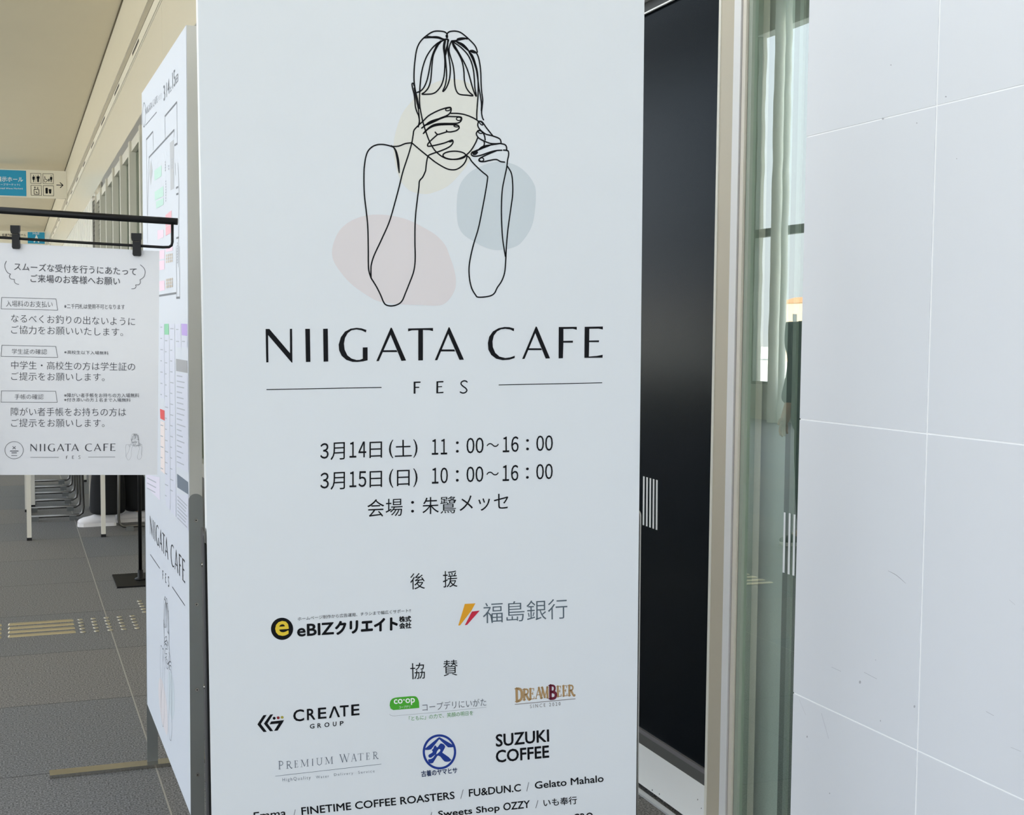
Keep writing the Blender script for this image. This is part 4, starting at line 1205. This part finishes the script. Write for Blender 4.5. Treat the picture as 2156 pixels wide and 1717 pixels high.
lettering('body_lettering', note, DG_, S3, K3b, [
    ('中学生・高校生の方は学生証の', (122, 295), (1460, 314), (122, 206), -0.008), ('ご提示をお願いします。', (122, 416), (1130, 426), (122, 328), -0.008),
    ('手帳の確認', (158, 621), (470, 623), (158, 565), -0.008), ('※障がい者手帳をお持ちの方入場無料', (693, 601), (1505, 603), (693, 555), 0.0),
    ('※付き添いの方１名まで入場無料', (693, 647), (1412, 651), (693, 606), 0.0),
    ('障がい者手帳をお持ちの方は', (118, 801), (1362, 806), (118, 710), -0.008), ('ご提示をお願いします。', (122, 921), (1130, 923), (122, 832), -0.008)])
for gs in ([[(65, 620), (50, 655), (55, 700), (78, 738), (108, 750)], [(108, 750), (95, 772), (108, 797), (145, 805)], [(145, 805), (145, 828), (162, 846), (190, 853)]],
           [[(1410, 658), (1445, 690), (1457, 730), (1445, 778), (1405, 808)], [(1405, 808), (1410, 835), (1395, 856), (1362, 860)], [(1362, 860), (1365, 880), (1350, 896), (1322, 900)]]):
    s = MB()
    for g in gs:
        stroke(s, S3, K2, g, 5)
    s.build('cloud_bracket', DG_, note)
for K_, g in ((K2, [(18, 985), (562, 1000), (580, 1113), (12, 1100), (18, 985)]), (K2, [(20, 1465), (560, 1478), (580, 1588), (12, 1578), (20, 1465)]), (K3b, [(18, 530), (602, 535), (620, 655), (12, 652), (18, 530)])):
    s = MB()
    for a, b_ in zip(g, g[1:]):
        stroke(s, S3, K_, [a, b_], 4, smooth=False)
    s.build('box_outline', DG_, note)
t3 = lambda *p: S3.px(*K3b(p))
put_title(S3, note, DG_, (t3(330, 1188), t3(1247, 1182), t3(330, 1104)), (t3(715, 1268), t3(868, 1264), t3(715, 1234)), [(t3(330, 1250), t3(635, 1250)), (t3(955, 1247), t3(1243, 1245))], 0.0006)
a0, a1 = t3(1358, 990), t3(1540, 1282)
draw_art(S3, (a0[0], a0[1], a1[0], a1[1]), note, INK_GREY, steps=4, wmul=1.1)
s = MB()
ring(s, S3, [t3(*p) for p in ellipse((153, 1172), 101, 95, 40)], [t3(*p) for p in ellipse((153, 1172), 97, 91, 40)], 0.0006)
for g, w in (([(138, 1132), (168, 1160)], 6), ([(168, 1132), (138, 1160)], 6), ([(112, 1181), (198, 1181)], 8), ([(128, 1201), (180, 1201)], 8), ([(125, 1230), (185, 1230)], 5)):
    stroke(s, S3, K3b, g, w, smooth=False)
s.build('round_logo', DG_, note)

# stand: top bar with hinged hanging rail, pole to the left, foot plate
up = 0.004
bar_a, bar_b = S3.pt(*S3.px(-62, 439), up - 0.004), S3.pt(*S3.px(374, 466.8), up - 0.004)
pole_xy = S3.pt(*S3.px(-50, 440), 0)
nst = thing('notice_stand', (pole_xy.x, pole_xy.y, 0), 'black metal stand whose top bar carries the laminated notice', 'stand')
MB().tube([bar_a, bar_b], 0.0063, 16).build('top_bar', BLACK_METAL, nst, True)
MB().tube([(pole_xy.x, pole_xy.y, 0.01), (pole_xy.x, pole_xy.y, bar_a.z + 0.01)], 0.0095, 16).build('pole', BLACK_METAL, nst, True)
MB().box(pole_xy.x - 0.16, pole_xy.x + 0.16, pole_xy.y - 0.16, pole_xy.y + 0.16, 0, 0.01).build('base_plate', BLACK_METAL, nst)
KB2 = K2
rod = [S3.pt(*S3.px(*K2(p)), 0.003) for p in ((-240, 378), (0, 383), (700, 428), (1400, 468), (1640, 482), (1700, 480), (1726, 462), (1733, 430), (1733, 250))]
MB().tube(rod, 0.0026, 10).build('hanging_rail', BLACK_METAL, nst, True)
for i, (x0, x1, y0, y1) in enumerate(((125, 215, 265, 500), (1332, 1430, 343, 572))):
    c0, c1 = S3.px(*K2((x0, y0))), S3.px(*K2((x1, y1)))
    cx_ = (c0[0] + c1[0]) / 2; w = (c1[0] - c0[0])
    p = S3.pt(cx_, c1[1]); h = c1[1] - c0[1]
    cl = thing('clip', (p.x, p.y, p.z), 'black spring clip at the %s end of the hanging rail' % ('left' if i == 0 else 'right'), 'clip', 'clips holding the notice')
    v = c0[1]
    s = MB()
    s.slab(S3, [(cx_ - w / 2, v), (cx_ + w / 2, v), (cx_ + w / 2, v + h * .22), (cx_ + w * .42, v + h * .34), (cx_ - w * .42, v + h * .34), (cx_ - w / 2, v + h * .22)], 0.006, 0.014)
    s.build('hook', BLACK_METAL, cl)
    s = MB()
    s.slab(S3, [(cx_ - w * .40, v + h * .34), (cx_ + w * .40, v + h * .34), (cx_ + w * .40, v + h * .93), (cx_ + w * .30, v + h), (cx_ - w * .30, v + h), (cx_ - w * .40, v + h * .93)], 0.0012, 0.009)
    s.build('jaw', BLACK_METAL, cl)
    s = MB(); s.tube([S3.pt(cx_ - w * .3, v + h * .36, 0.0095), S3.pt(cx_ + w * .3, v + h * .36, 0.0095)], 0.0012, 8)
    s.build('hinge_pin', STEEL, cl)

# second black pole stand further back
pb = Vector((0.618, 6.20, 0))
pst = thing('pole_stand', pb, 'thin black pole stand with square foot plate beside the map signboard', 'stand')
MB().box(0.487, 0.75, 6.05, 6.37, 0, 0.008).build('base_plate', BLACK_METAL, pst)
MB().lathe(pb + Vector((0, 0, 0.008)), [(0.03, 0), (0.03, 0.006), (0.014, 0.012), (0.014, 0.05)]).build('socket', BLACK_METAL, pst, True)
MB().tube([pb + Vector((0, 0, 0.01)), pb + Vector((0, 0, 1.15))], 0.0095, 14).build('pole', BLACK_METAL, pst, True)
MB().box(pb.x - 0.02, pb.x + 0.02, pb.y - 0.012, pb.y + 0.012, 1.15, 1.19).build('clamp', BLACK_METAL, pst)

# ------------------------------------------------------------------ tactile paving
BRASS = mat('brassy_steel', rgb(190, 178, 146), 0.38, 0.7)
STUD = mat('stainless_stud', rgb(190, 184, 168), 0.3, 0.9)
for j, x0 in enumerate((-0.343, -0.037)):
    for k in range(4):
        y = 5.222 + 0.0705 * k
        s = MB()
        prof = [(-0.015, 0.0), (-0.011, 0.005), (0.011, 0.005), (0.015, 0.0)]
        i = len(s.v)
        for xa, ins in ((x0, 0.0), (x0 + 0.28, 0.0)):
            sg = 1 if xa == x0 else -1
            s.v += [Vector((xa + sg * (0.006 if z > 0 else 0), y + a, z)) for a, z in prof]
        s.f += [(0, 1, 5, 4), (1, 2, 6, 5), (2, 3, 7, 6), (0, 3, 2, 1), (4, 5, 6, 7), (0, 4, 7, 3)]
        o = s.build('guide_bar', BRASS, base=(x0 + 0.14, y, 0))
        which = ('nearest', 'second nearest', 'second farthest', 'farthest')[k]
        tag(o, 'brass guide bar, %s of the four %s' % (which, 'beside the domed studs' if j else 'cut off by the photo edge'), 'guide bar', 'raised guide bars of the tactile path')
sm = None
for ox, oy, nx, lab in ((0.272, 5.207, 5, 'small domed metal stud in the block after the guide bars'), (0.565, 5.50, 5, 'small domed metal stud in the block partly behind the map signboard')):
    for i in range(5):
        for j in range(nx):
            p = (ox + 0.0575 * j, oy + 0.0575 * i, 0)
            if sm is None:
                sm = MB().lathe(p, [(0.0125, 0), (0.0115, 0.0028), (0.008, 0.0045), (0.003, 0.005)], 14).build('tactile_stud', STUD, None, True, base=p)
                o = sm
            else:
                o = sm.copy(); o.location = p; COL.objects.link(o)
            tag(o, lab, 'stud', 'domed studs ' + ('by the guide bars' if oy < 5.4 else 'by the map signboard'))


# ------------------------------------------------------------------ tables, chairs
def table(x0, x1, y0, y1, label):
    t = thing('folding_table', ((x0 + x1) / 2, (y0 + y1) / 2, 0), label, 'table', 'reception tables')
    MB().box(x0 - 0.03, x1 + 0.03, y0 - 0.09, y1 + 0.09, 0.672, 0.70).build('tabletop', mat('pale_laminate', rgb(222, 216, 204), 0.4), t)
    MB().box(x0, x1, y0, y0 + 0.02, 0.62, 0.672).box(x0, x1, y1 - 0.02, y1, 0.62, 0.672).build('cross_rail', WHITE_METAL, t)
    for x in (x0, x1):
        for y in (y0, y1):
            lg_ = MB().box(x - 0.0135, x + 0.0135, y - 0.0135, y + 0.0135, 0.018, 0.672).build('leg', WHITE_METAL, t)
            MB().box(x - 0.015, x + 0.015, y - 0.015, y + 0.015, 0, 0.018).build('foot_cap', BLACK_RUBBER, lg_)
    return t


table(0.083, 0.531, 7.60, 8.80, 'white-legged folding table nearest, below the paper notice')
table(0.129, 0.577, 9.02, 10.40, 'white-legged folding table farther back, end to end with the near one')

CHROME = mat('chair_chrome', rgb(112, 110, 106), 0.28, 0.9)
SEATM = mat('dark_blue_vinyl', rgb(40, 46, 58), 0.6)


def pipe_chair(cx_, cy_, face, label):
    """sled-base pipe chair; face +1: front towards +X"""
    t = thing('pipe_chair', (cx_, cy_, 0), label, 'chair', 'pipe chairs at the reception tables')
    P_ = lambda dx, dy, z: Vector((cx_ + face * dx, cy_ + dy, z))
    for sy in (-1, 1):
        w = 0.205 * sy
        pts = [P_(-0.16, w, 0.78), P_(-0.14, w, 0.45), P_(0.14, w, 0.43), P_(0.17, w, 0.41), P_(0.185, w, 0.37), P_(0.19, w, 0.08), P_(0.183, w, 0.045), P_(0.16, w, 0.03), P_(-0.17, w, 0.03)]
        fr_ = MB().tube(pts, 0.0095, 10).build('side_frame', CHROME, t, True)
        for dx in (0.12, -0.13):
            p = P_(dx, w, 0)
            MB().box(p.x - 0.024, p.x + 0.024, p.y - 0.013, p.y + 0.013, 0, 0.03).build('foot_pad', mat('grey_rubber', rgb(104, 106, 104), 0.7), fr_)
    MB().tube([P_(-0.17, -0.205, 0.03), P_(-0.17, 0.205, 0.03)], 0.0095, 10).build('cross_bar', CHROME, t, True)

    def pad(name, a, b_, c, d, thick):
        nrm = (b_ - a).cross(d - a).normalized() * thick
        s = MB(); i = 0
        q = [a, b_, c, d]; ce = (a + b_ + c + d) / 4
        lay = [(0, .96), (.25, 1), (.75, 1), (1, .96)]
        for k, sc_ in lay:
            s.v += [ce + (p - ce) * sc_ + nrm * k for p in q]
        for r in range(3):
            for e in range(4):
                s.f.append((r * 4 + e, r * 4 + (e + 1) % 4, (r + 1) * 4 + (e + 1) % 4, (r + 1) * 4 + e))
        s.f += [(3, 2, 1, 0), (12, 13, 14, 15)]
        s.build(name, SEATM, t)
    pad('seat', P_(-0.15, -0.19, .445), P_(.19, -0.19, .445), P_(.19, .19, .445), P_(-0.15, .19, .445), 0.035 if face > 0 else -0.035)
    pad('backrest', P_(-.165, -.195, .60), P_(-.165, .195, .60), P_(-.18, .195, .79), P_(-.18, -.195, .79), 0.025 if face > 0 else -0.025)
    return t


pipe_chair(0.26, 8.55, 1, 'nearest pipe chair tucked under the left side of the table')
pipe_chair(0.26, 9.34, 1, 'second pipe chair in the row on the left side of the tables')
pipe_chair(0.26, 10.12, 1, 'farthest pipe chair in the row on the left side of the tables')
pipe_chair(0.83, 7.98, -1, 'pipe chair right of the table, person in black seated on it')


# ------------------------------------------------------------------ people
def skin(name, joints, edges_, radii, material, parent, sub=2, root=0):
    me = bpy.data.meshes.new(name)
    b0 = world_loc(parent) if parent else Vector((0, 0, 0))
    me.from_pydata([tuple(Vector(j) - b0) for j in joints], edges_, [])
    o = bpy.data.objects.new(name, me); COL.objects.link(o)
    sm_ = o.modifiers.new('skin', 'SKIN'); ss = o.modifiers.new('sub', 'SUBSURF'); ss.levels = sub; ss.render_levels = sub
    sv = me.skin_vertices[0].data
    for k, r in enumerate(radii):
        sv[k].radius = (r, r) if not isinstance(r, tuple) else r
        sv[k].use_root = (k == root)
    dg = bpy.context.evaluated_depsgraph_get()
    ev = o.evaluated_get(dg)
    m2 = bpy.data.meshes.new_from_object(ev)
    o.modifiers.clear(); o.data = m2
    m2.materials.clear(); m2.materials.append(material)
    m2.polygons.foreach_set('use_smooth', [True] * len(m2.polygons))
    if parent: o.parent = parent
    return o


SKINM = mat('skin', rgb(214, 170, 142), 0.5)
HAIRM = mat('black_hair', rgb(26, 22, 20), 0.5)
CLOTH_B = mat('black_cloth', rgb(16, 16, 18), 0.85)
CLOTH_D = mat('charcoal_coat', rgb(34, 36, 38), 0.85)


def head_details(parent, body_, c, fwd, up, side, hair_drop=0.10):
    """eyes, mouth and hair on a head centred at c"""
    b0 = world_loc(body_)
    vs_ = [v.co + b0 - c for v in body_.data.vertices]

    def face(sx, uz):
        d = [v.dot(fwd) for v in vs_ if abs(v.dot(side) - sx) < 0.03 and abs(v.dot(up) - uz) < 0.03]
        return c + fwd * (max(d) if d else 0.07) + side * sx + up * uz
    for s_ in (-1, 1):
        e_ = MB(); p = face(0.03 * s_, 0.0) - fwd * 0.002
        e_.tube([p - side * 0.013, p + fwd * 0.003, p + side * 0.013], [0.002, 0.005, 0.002], 8)
        e_.build('eye', HAIRM, parent)
        q = face(0.03 * s_, 0.0) - fwd * 0.005 + up * 0.022
        MB().tube([q - side * 0.018, q + up * 0.004, q + side * 0.018], 0.002, 6).build('eyebrow', HAIRM, parent)
        q = c + side * (0.072 * s_) - up * 0.01
        MB().tube([q - up * 0.028, q + side * (0.008 * s_), q + up * 0.026], [0.007, 0.011, 0.009], 8).build('ear', SKINM, parent, True)
    p = face(0, -0.02)
    MB().tube([p + up * 0.022 - fwd * 0.006, p + fwd * 0.004, p - up * 0.018 + fwd * 0.012, p - up * 0.026 - fwd * 0.004], [0.006, 0.008, 0.012, 0.007], 10).build('nose', SKINM, parent, True)
    p = face(0, -0.062) - fwd * 0.004
    MB().tube([p - side * 0.02, p + fwd * 0.004, p + side * 0.02], [0.003, 0.006, 0.003], 8).build('mouth', mat('lip', rgb(180, 110, 100), 0.5), parent)
    h = MB(); n_, mrow = 18, 9
    for r in range(mrow + 1):
        th = math.pi * 0.62 * r / mrow
        for q in range(n_):
            ph = 2 * math.pi * q / n_
            rad = 0.108 * math.sin(th); z = 0.135 * math.cos(th)
            fx = math.cos(ph) * rad; sx = math.sin(ph) * rad * 0.9
            if fx > 0.025 and z < 0.055: z = 0.055 + (z - 0.055) * 0.05
            if fx <= 0.025 and r == mrow: z -= hair_drop
            h.v.append(c + fwd * (fx - 0.008) + side * sx + up * z)
    for r in range(mrow):
        for q in range(n_):
            q2 = (q + 1) % n_
            h.f.append((r * n_ + q, r * n_ + q2, (r + 1) * n_ + q2, (r + 1) * n_ + q))
    h.build('hair', HAIRM, parent, True)


def hand_joints(wrist, d, side, J, E_, R_, wi):
    """palm, four fingers and a thumb appended to a skin skeleton"""
    d = d.normalized(); pal = len(J); J.append(wrist + d * 0.05); R_.append((0.026, 0.016)); E_.append((wi, pal))
    dn = d.cross(side).normalized()
    for k, ln in enumerate((0.062, 0.072, 0.067, 0.052)):
        o_s = side * (0.024 - 0.016 * k)
        i0 = len(J)
        J.append(wrist + d * 0.088 + o_s); R_.append(0.0085); E_.append((pal, i0))
        J.append(wrist + d * (0.088 + ln * .5) + o_s + dn * 0.006); R_.append(0.0078); E_.append((i0, i0 + 1))
        J.append(wrist + d * (0.088 + ln * .9) + o_s + dn * 0.022); R_.append(0.0065); E_.append((i0 + 1, i0 + 2))
    i0 = len(J)
    J.append(wrist + d * 0.04 + side * 0.034); R_.append(0.0105); E_.append((pal, i0))
    J.append(wrist + d * 0.08 + side * 0.05 + dn * 0.012); R_.append(0.008); E_.append((i0, i0 + 1))


def shoe(name, heel, d, material, parent, ln=0.245, w=0.045):
    d = d.normalized(); s = d.cross(Vector((0, 0, 1))).normalized()
    prof = [(0.0, .8, .062), (.06, .95, .070), (.25, .9, .078), (.45, .85, .066), (.65, 1.0, .050), (.85, 1.0, .040), (.96, .72, .028), (1.0, .3, .018)]
    m_ = MB(); n_ = 12
    for t_, wf, h in prof:
        for q in range(n_):
            a = math.pi * q / (n_ - 1)
            m_.v.append(heel + d * (ln * t_) + s * (math.cos(a) * w * wf) + Vector((0, 0, 0.018 + max(0.0, math.sin(a)) ** .7 * h)))
    for r in range(len(prof) - 1):
        for q in range(n_ - 1):
            m_.f.append((r * n_ + q, r * n_ + q + 1, (r + 1) * n_ + q + 1, (r + 1) * n_ + q))
        m_.f.append((r * n_, (r + 1) * n_, (r + 1) * n_ + n_ - 1, r * n_ + n_ - 1))
    m_.f.append(tuple(range(n_))); m_.f.append(tuple((len(prof) - 1) * n_ + q for q in reversed(range(n_))))
    o = m_.build(name, material, parent, True)
    so = MB()
    outl = []
    for t_, wf, h in prof: outl.append(heel + d * (ln * t_ * 1.02 - 0.004) + s * (w * 1.06 * wf))
    for t_, wf, h in reversed(prof): outl.append(heel + d * (ln * t_ * 1.02 - 0.004) - s * (w * 1.06 * wf))
    n2 = len(outl)
    so.v += [Vector((p.x, p.y, 0)) for p in outl] + [Vector((p.x, p.y, 0.022)) for p in outl]
    so.f += [tuple(range(n2 - 1, -1, -1)), tuple(range(n2, 2 * n2))] + [(k, (k + 1) % n2, n2 + (k + 1) % n2, n2 + k) for k in range(n2)]
    so.build('sole', mat('white_sole', rgb(238, 234, 232), 0.6), o)
    return o


WHITE_SHOE = mat('white_canvas', rgb(236, 232, 232), 0.7)


def seated_person():
    px_, py_ = 0.90, 8.10
    t = thing('person', (px_, py_, 0), 'person in wide black trousers and white shoes seated at the table', 'person')
    V = Vector
    hip = V((px_ - .02, py_, .53)); J = [hip, V((px_, py_, .72)), V((px_ + .01, py_, .95)), V((px_ - .01, py_, 1.06)), V((px_ - .02, py_, 1.11)), V((px_ - .035, py_, 1.17)), V((px_ - .04, py_, 1.245))]
    R_ = [(.14, .11), (.12, .09), (.13, .09), (.07, .06), (.05, .05), (.096, .09), (.092, .088)]
    E_ = [(0, 1), (1, 2), (2, 3), (3, 4), (4, 5), (5, 6)]
    for sy, kx, fx, fy in ((-1, .46, .50, 8.045), (1, .47, .745, 8.165)):
        i0 = len(J)
        J += [V((px_ - .06, py_ + .085 * sy, .52)), V((kx + .14, py_ + .09 * sy, .50)), V((fx + .08, fy, .12)), V((fx + .06, fy, .05)), V((fx - .05, fy, .03))]
        R_ += [.085, .06, .04, .036, .03]
        E_ += [(0, i0), (i0, i0 + 1), (i0 + 1, i0 + 2), (i0 + 2, i0 + 3), (i0 + 3, i0 + 4)]
        i1 = len(J)
        J += [V((px_ - .01, py_ + .17 * sy, 1.03)), V((px_ - .04, py_ + .22 * sy, .79)), V((px_ - .25, py_ + .15 * sy, .745))]
        R_ += [.055, .042, .028]
        E_ += [(2, i1), (i1, i1 + 1), (i1 + 1, i1 + 2)]
        hand_joints(J[i1 + 2], V((-1, -.2 * sy, -.05)), V((0, -sy, 0)), J, E_, R_, i1 + 2)
    body = skin('body', J, E_, R_, SKINM, t)
    head_details(t, body, V((px_ - .04, py_, 1.19)), V((-1, 0, 0)), V((0, 0, 1)), V((0, 1, 0)))
    J2 = [V((px_ - .01, py_, .50)), V((px_, py_, .72)), V((px_ + .01, py_, .95)), V((px_ - .005, py_, 1.055))]; R2 = [(.20, .17), (.165, .135), (.165, .125), (.085, .075)]; E2 = [(0, 1), (1, 2), (2, 3)]
    for sy in (-1, 1):
        i1 = len(J2); J2 += [V((px_ - .01, py_ + .175 * sy, 1.025)), V((px_ - .04, py_ + .225 * sy, .795)), V((px_ - .21, py_ + .165 * sy, .752))]; R2 += [.072, .062, .048]; E2 += [(2, i1), (i1, i1 + 1), (i1 + 1, i1 + 2)]
    skin('sweater', J2, E2, R2, CLOTH_B, t)
    for sy, kx, fx, fy in ((-1, .46, .50, 8.045), (1, .47, .745, 8.165)):
        skin('trouser_leg', [V((px_ + .04, py_ + .075 * sy, .53)), V((kx + .14, py_ + .09 * sy, .51)), V((kx + .14 + (fx - kx - .05) * .5, fy + .01 * sy, .30)), V((fx + .09, fy, .10)), V((fx + .09, fy, .075))], [(0, 1), (1, 2), (2, 3), (3, 4)], [.135, .12, .125, .13, .125], CLOTH_B, t)
        shoe('shoe', V((fx + .14, fy, 0)), V((-1, .0, 0)), WHITE_SHOE, t)
    return t


seated_person()


def standing_person():
    px_, py_ = -1.2, 5.98
    t = thing('person', (px_, py_, 0), 'person in a dark coat standing, mirrored at the right of the side glazing', 'person')
    V = Vector
    J = [V((px_, py_, .90)), V((px_, py_, 1.08)), V((px_, py_, 1.28)), V((px_, py_, 1.37)), V((px_, py_, 1.43)), V((px_ + .015, py_, 1.51)), V((px_ + .02, py_, 1.60))]
    R_ = [(.15, .11), (.13, .10), (.15, .10), (.08, .07), (.055, .055), (.096, .09), (.092, .088)]
    E_ = [(k, k + 1) for k in range(6)]
    for s_ in (-1, 1):
        i0 = len(J)
        J += [V((px_, py_ + .09 * s_, .84)), V((px_ + .01, py_ + .10 * s_, .47)), V((px_ - .01, py_ + .10 * s_, .09)), V((px_ + .10, py_ + .11 * s_, .04))]
        R_ += [.085, .06, .042, .035]; E_ += [(0, i0), (i0, i0 + 1), (i0 + 1, i0 + 2), (i0 + 2, i0 + 3)]
        i1 = len(J)
        J += [V((px_, py_ + .19 * s_, 1.31)), V((px_ - .01, py_ + .235 * s_, 1.04)), V((px_ + .06, py_ + .245 * s_, .80))]
        R_ += [.055, .042, .03]; E_ += [(2, i1), (i1, i1 + 1), (i1 + 1, i1 + 2)]
        hand_joints(J[i1 + 2], V((.25, 0, -1)), V((1, 0, 0)), J, E_, R_, i1 + 2)
    body = skin('body', J, E_, R_, SKINM, t)
    head_details(t, body, V((px_ + .02, py_, 1.535)), V((1, 0, 0)), V((0, 0, 1)), V((0, 1, 0)))
    J2 = [V((px_, py_, .62)), V((px_, py_, .90)), V((px_, py_, 1.10)), V((px_, py_, 1.28)), V((px_, py_, 1.37))]; R2 = [(.22, .17), (.20, .15), (.18, .14), (.18, .13), (.10, .09)]; E2 = [(k, k + 1) for k in range(4)]
    for s_ in (-1, 1):
        i1 = len(J2); J2 += [V((px_, py_ + .20 * s_, 1.30)), V((px_ - .01, py_ + .245 * s_, 1.04)), V((px_ + .055, py_ + .25 * s_, .84))]; R2 += [.08, .068, .055]; E2 += [(3, i1), (i1, i1 + 1), (i1 + 1, i1 + 2)]
    skin('coat', J2, E2, R2, CLOTH_D, t)
    for s_ in (-1, 1):
        skin('trouser_leg', [V((px_, py_ + .09 * s_, .84)), V((px_ + .01, py_ + .10 * s_, .47)), V((px_ - .005, py_ + .10 * s_, .08))], [(0, 1), (1, 2)], [.11, .085, .07], CLOTH_B, t)
        shoe('shoe', V((px_ - .07, py_ + .10 * s_, 0)), V((1, .1 * s_, 0)), BLACK_METAL, t)
    return t


standing_person()

# ------------------------------------------------------------------ hanging direction signs
HW = mat('warm_white_sign', rgb(232, 226, 210), 0.3)
HB = mat('cyan_sign', rgb(20, 150, 196), 0.35)
Y1 = 37.0
SG = Plane((0, Y1, 0), (Vector((1, 0, 0)), Vector((0, 0, -1)), Vector((0, 1, 0))))
KH = crop(0, 340, 0.06957)
zt, zb = 6.0, 5.19
hs = thing('direction_sign', (0.5, Y1 + 0.06, zb), 'hanging direction sign, blue left half, pictograms and arrow on white', 'sign', 'hanging direction signs')
MB().box(-1.6, XW - 0.01, Y1, Y1 + 0.12, zb, zt).build('sign_box', HW, hs)
xb = SG.px(*KH((793, 600)))[0]
MB().box(-1.5, xb, Y1 - 0.006, Y1, zb + 0.03, zt - 0.03).build('blue_panel', HB, hs)
for x in (-1.3, -0.6):
    MB().tube([(x, Y1 + 0.06, zt), (x, Y1 + 0.06, CEIL)], 0.02, 10).build('hanger', STEEL, hs)
WI = mat('white_sign_ink', rgb(240, 244, 246), 0.5)
lettering('sign_lettering', hs, WI, SG, KH, [('展示ホール', (-110, 610), (695, 625), (-110, 465), 0.01), ('(ウェーブマーケット)', (-175, 745), (600, 750), (-175, 665), 0.0), ('(Exhibition Hall Wave Market)', (-400, 850), (690, 860), (-400, 790), 0.0)], off=0.012)
s = MB()
for x0, y0 in ((925, 362), (1297, 372), (938, 725), (1308, 735)):
    g = [(x0, y0), (x0 + 312, y0 + 8), (x0 + 318, y0 + 308), (x0 + 8, y0 + 300), (x0, y0)]
    for a, b_ in zip(g, g[1:]):
        stroke(s, SG, KH, [a, b_], 12, 0.004, smooth=False)
pic = lambda pts, sm=False: shape(s, SG, KH, pts, 0.004, sm)


def fig(cx_, y0, h, sk):
    pic(ellipse((cx_, y0 + h * .07), h * .07, h * .07, 12))
    if sk:
        pic([(cx_ - h * .14, y0 + h * .2), (cx_ + h * .14, y0 + h * .2), (cx_ + h * .2, y0 + h * .5), (cx_ + h * .12, y0 + h * .5), (cx_ + h * .17, y0 + h * .68), (cx_ + h * .06, y0 + h * .68), (cx_ + h * .06, y0 + h), (cx_ - h * .06, y0 + h), (cx_ - h * .06, y0 + h * .68), (cx_ - h * .17, y0 + h * .68), (cx_ - h * .12, y0 + h * .5), (cx_ - h * .2, y0 + h * .5)])
    else:
        pic([(cx_ - h * .2, y0 + h * .18), (cx_ + h * .2, y0 + h * .18), (cx_ + h * .22, y0 + h * .5), (cx_ + h * .13, y0 + h * .5), (cx_ + h * .12, y0 + h), (cx_ - h * .12, y0 + h), (cx_ - h * .13, y0 + h * .5), (cx_ - h * .22, y0 + h * .5)])


fig(1017, 412, 215, True); fig(1153, 412, 215, False)
stroke(s, SG, KH, [(1085, 412), (1087, 628)], 8, 0.004, smooth=False)
fig(1547, 428, 200, True); fig(1480, 510, 118, True)
stroke(s, SG, KH, [(1355, 462), (1368, 545), (1420, 550), (1440, 590)], 20, 0.004, smooth=False)
stroke(s, SG, KH, [(1335, 545), (1328, 590), (1355, 622), (1395, 622), (1420, 595)], 14, 0.004)
g = [(1030, 850), (1175, 855), (1178, 998), (1034, 996), (1030, 850)]
for a, b_ in zip(g, g[1:]):
    stroke(s, SG, KH, [a, b_], 18, 0.004, smooth=False)
pic([(1075, 890), (1100, 920), (1140, 950), (1130, 965), (1090, 945)])
stroke(s, SG, KH, [(1055, 850), (1055, 790)], 10, 0.004, smooth=False); stroke(s, SG, KH, [(1140, 770), (1140, 810)], 10, 0.004, smooth=False)
pic([(1020, 795), (1055, 760), (1090, 795)]); pic([(1110, 800), (1170, 800), (1140, 838)])
pic([(1372, 815), (1395, 798), (1430, 798), (1446, 815), (1450, 965), (1435, 976), (1395, 976), (1380, 965)])
pic([(1470, 842), (1555, 840), (1548, 965), (1535, 976), (1500, 976), (1488, 965)])
stroke(s, SG, KH, [(1715, 716), (1905, 722)], 24, 0.004, smooth=False)
for q in ([(1820, 645), (1905, 722)], [(1905, 722), (1825, 798)]):
    stroke(s, SG, KH, q, 24, 0.004, smooth=False)
s.build('pictograms', INK, hs)

Y2 = 60.0
SG2 = Plane((0, Y2, 0), (Vector((1, 0, 0)), Vector((0, 0, -1)), Vector((0, 1, 0))))
c0, c1 = SG2.px(0, 486), SG2.px(95, 515)
zt2, zb2 = -c0[1], -c1[1]
hs2 = thing('direction_sign', (0.2, Y2 + 0.06, zb2), 'farther hanging sign with a small blue hall panel, partly behind the notice stand', 'sign', 'hanging direction signs')
MB().box(-3.0, XW - 0.01, Y2, Y2 + 0.12, zb2, zt2).build('sign_box', HW, hs2)
xb = SG2.px(*K2((278, 380)))[0]
MB().box(xb, XW - 0.05, Y2 - 0.006, Y2, zb2 + 0.03, zt2 - 0.03).build('blue_panel', HB, hs2)
for x in (-1.3, -0.6):
    MB().tube([(x, Y2 + 0.06, zt2), (x, Y2 + 0.06, CEIL)], 0.02, 10).build('hanger', STEEL, hs2)
lettering('sign_lettering', hs2, INK, SG2, K2, [('佐渡汽船ターミナル', (20, 372), (260, 374), (20, 344), 0.01)], off=0.004)
lettering('hall_lettering', hs2, WI, SG2, K2, [('Hall', (330, 354), (392, 355), (330, 330), 0.0), ('A', (340, 430), (392, 431), (340, 362), 0.03)], off=0.012)
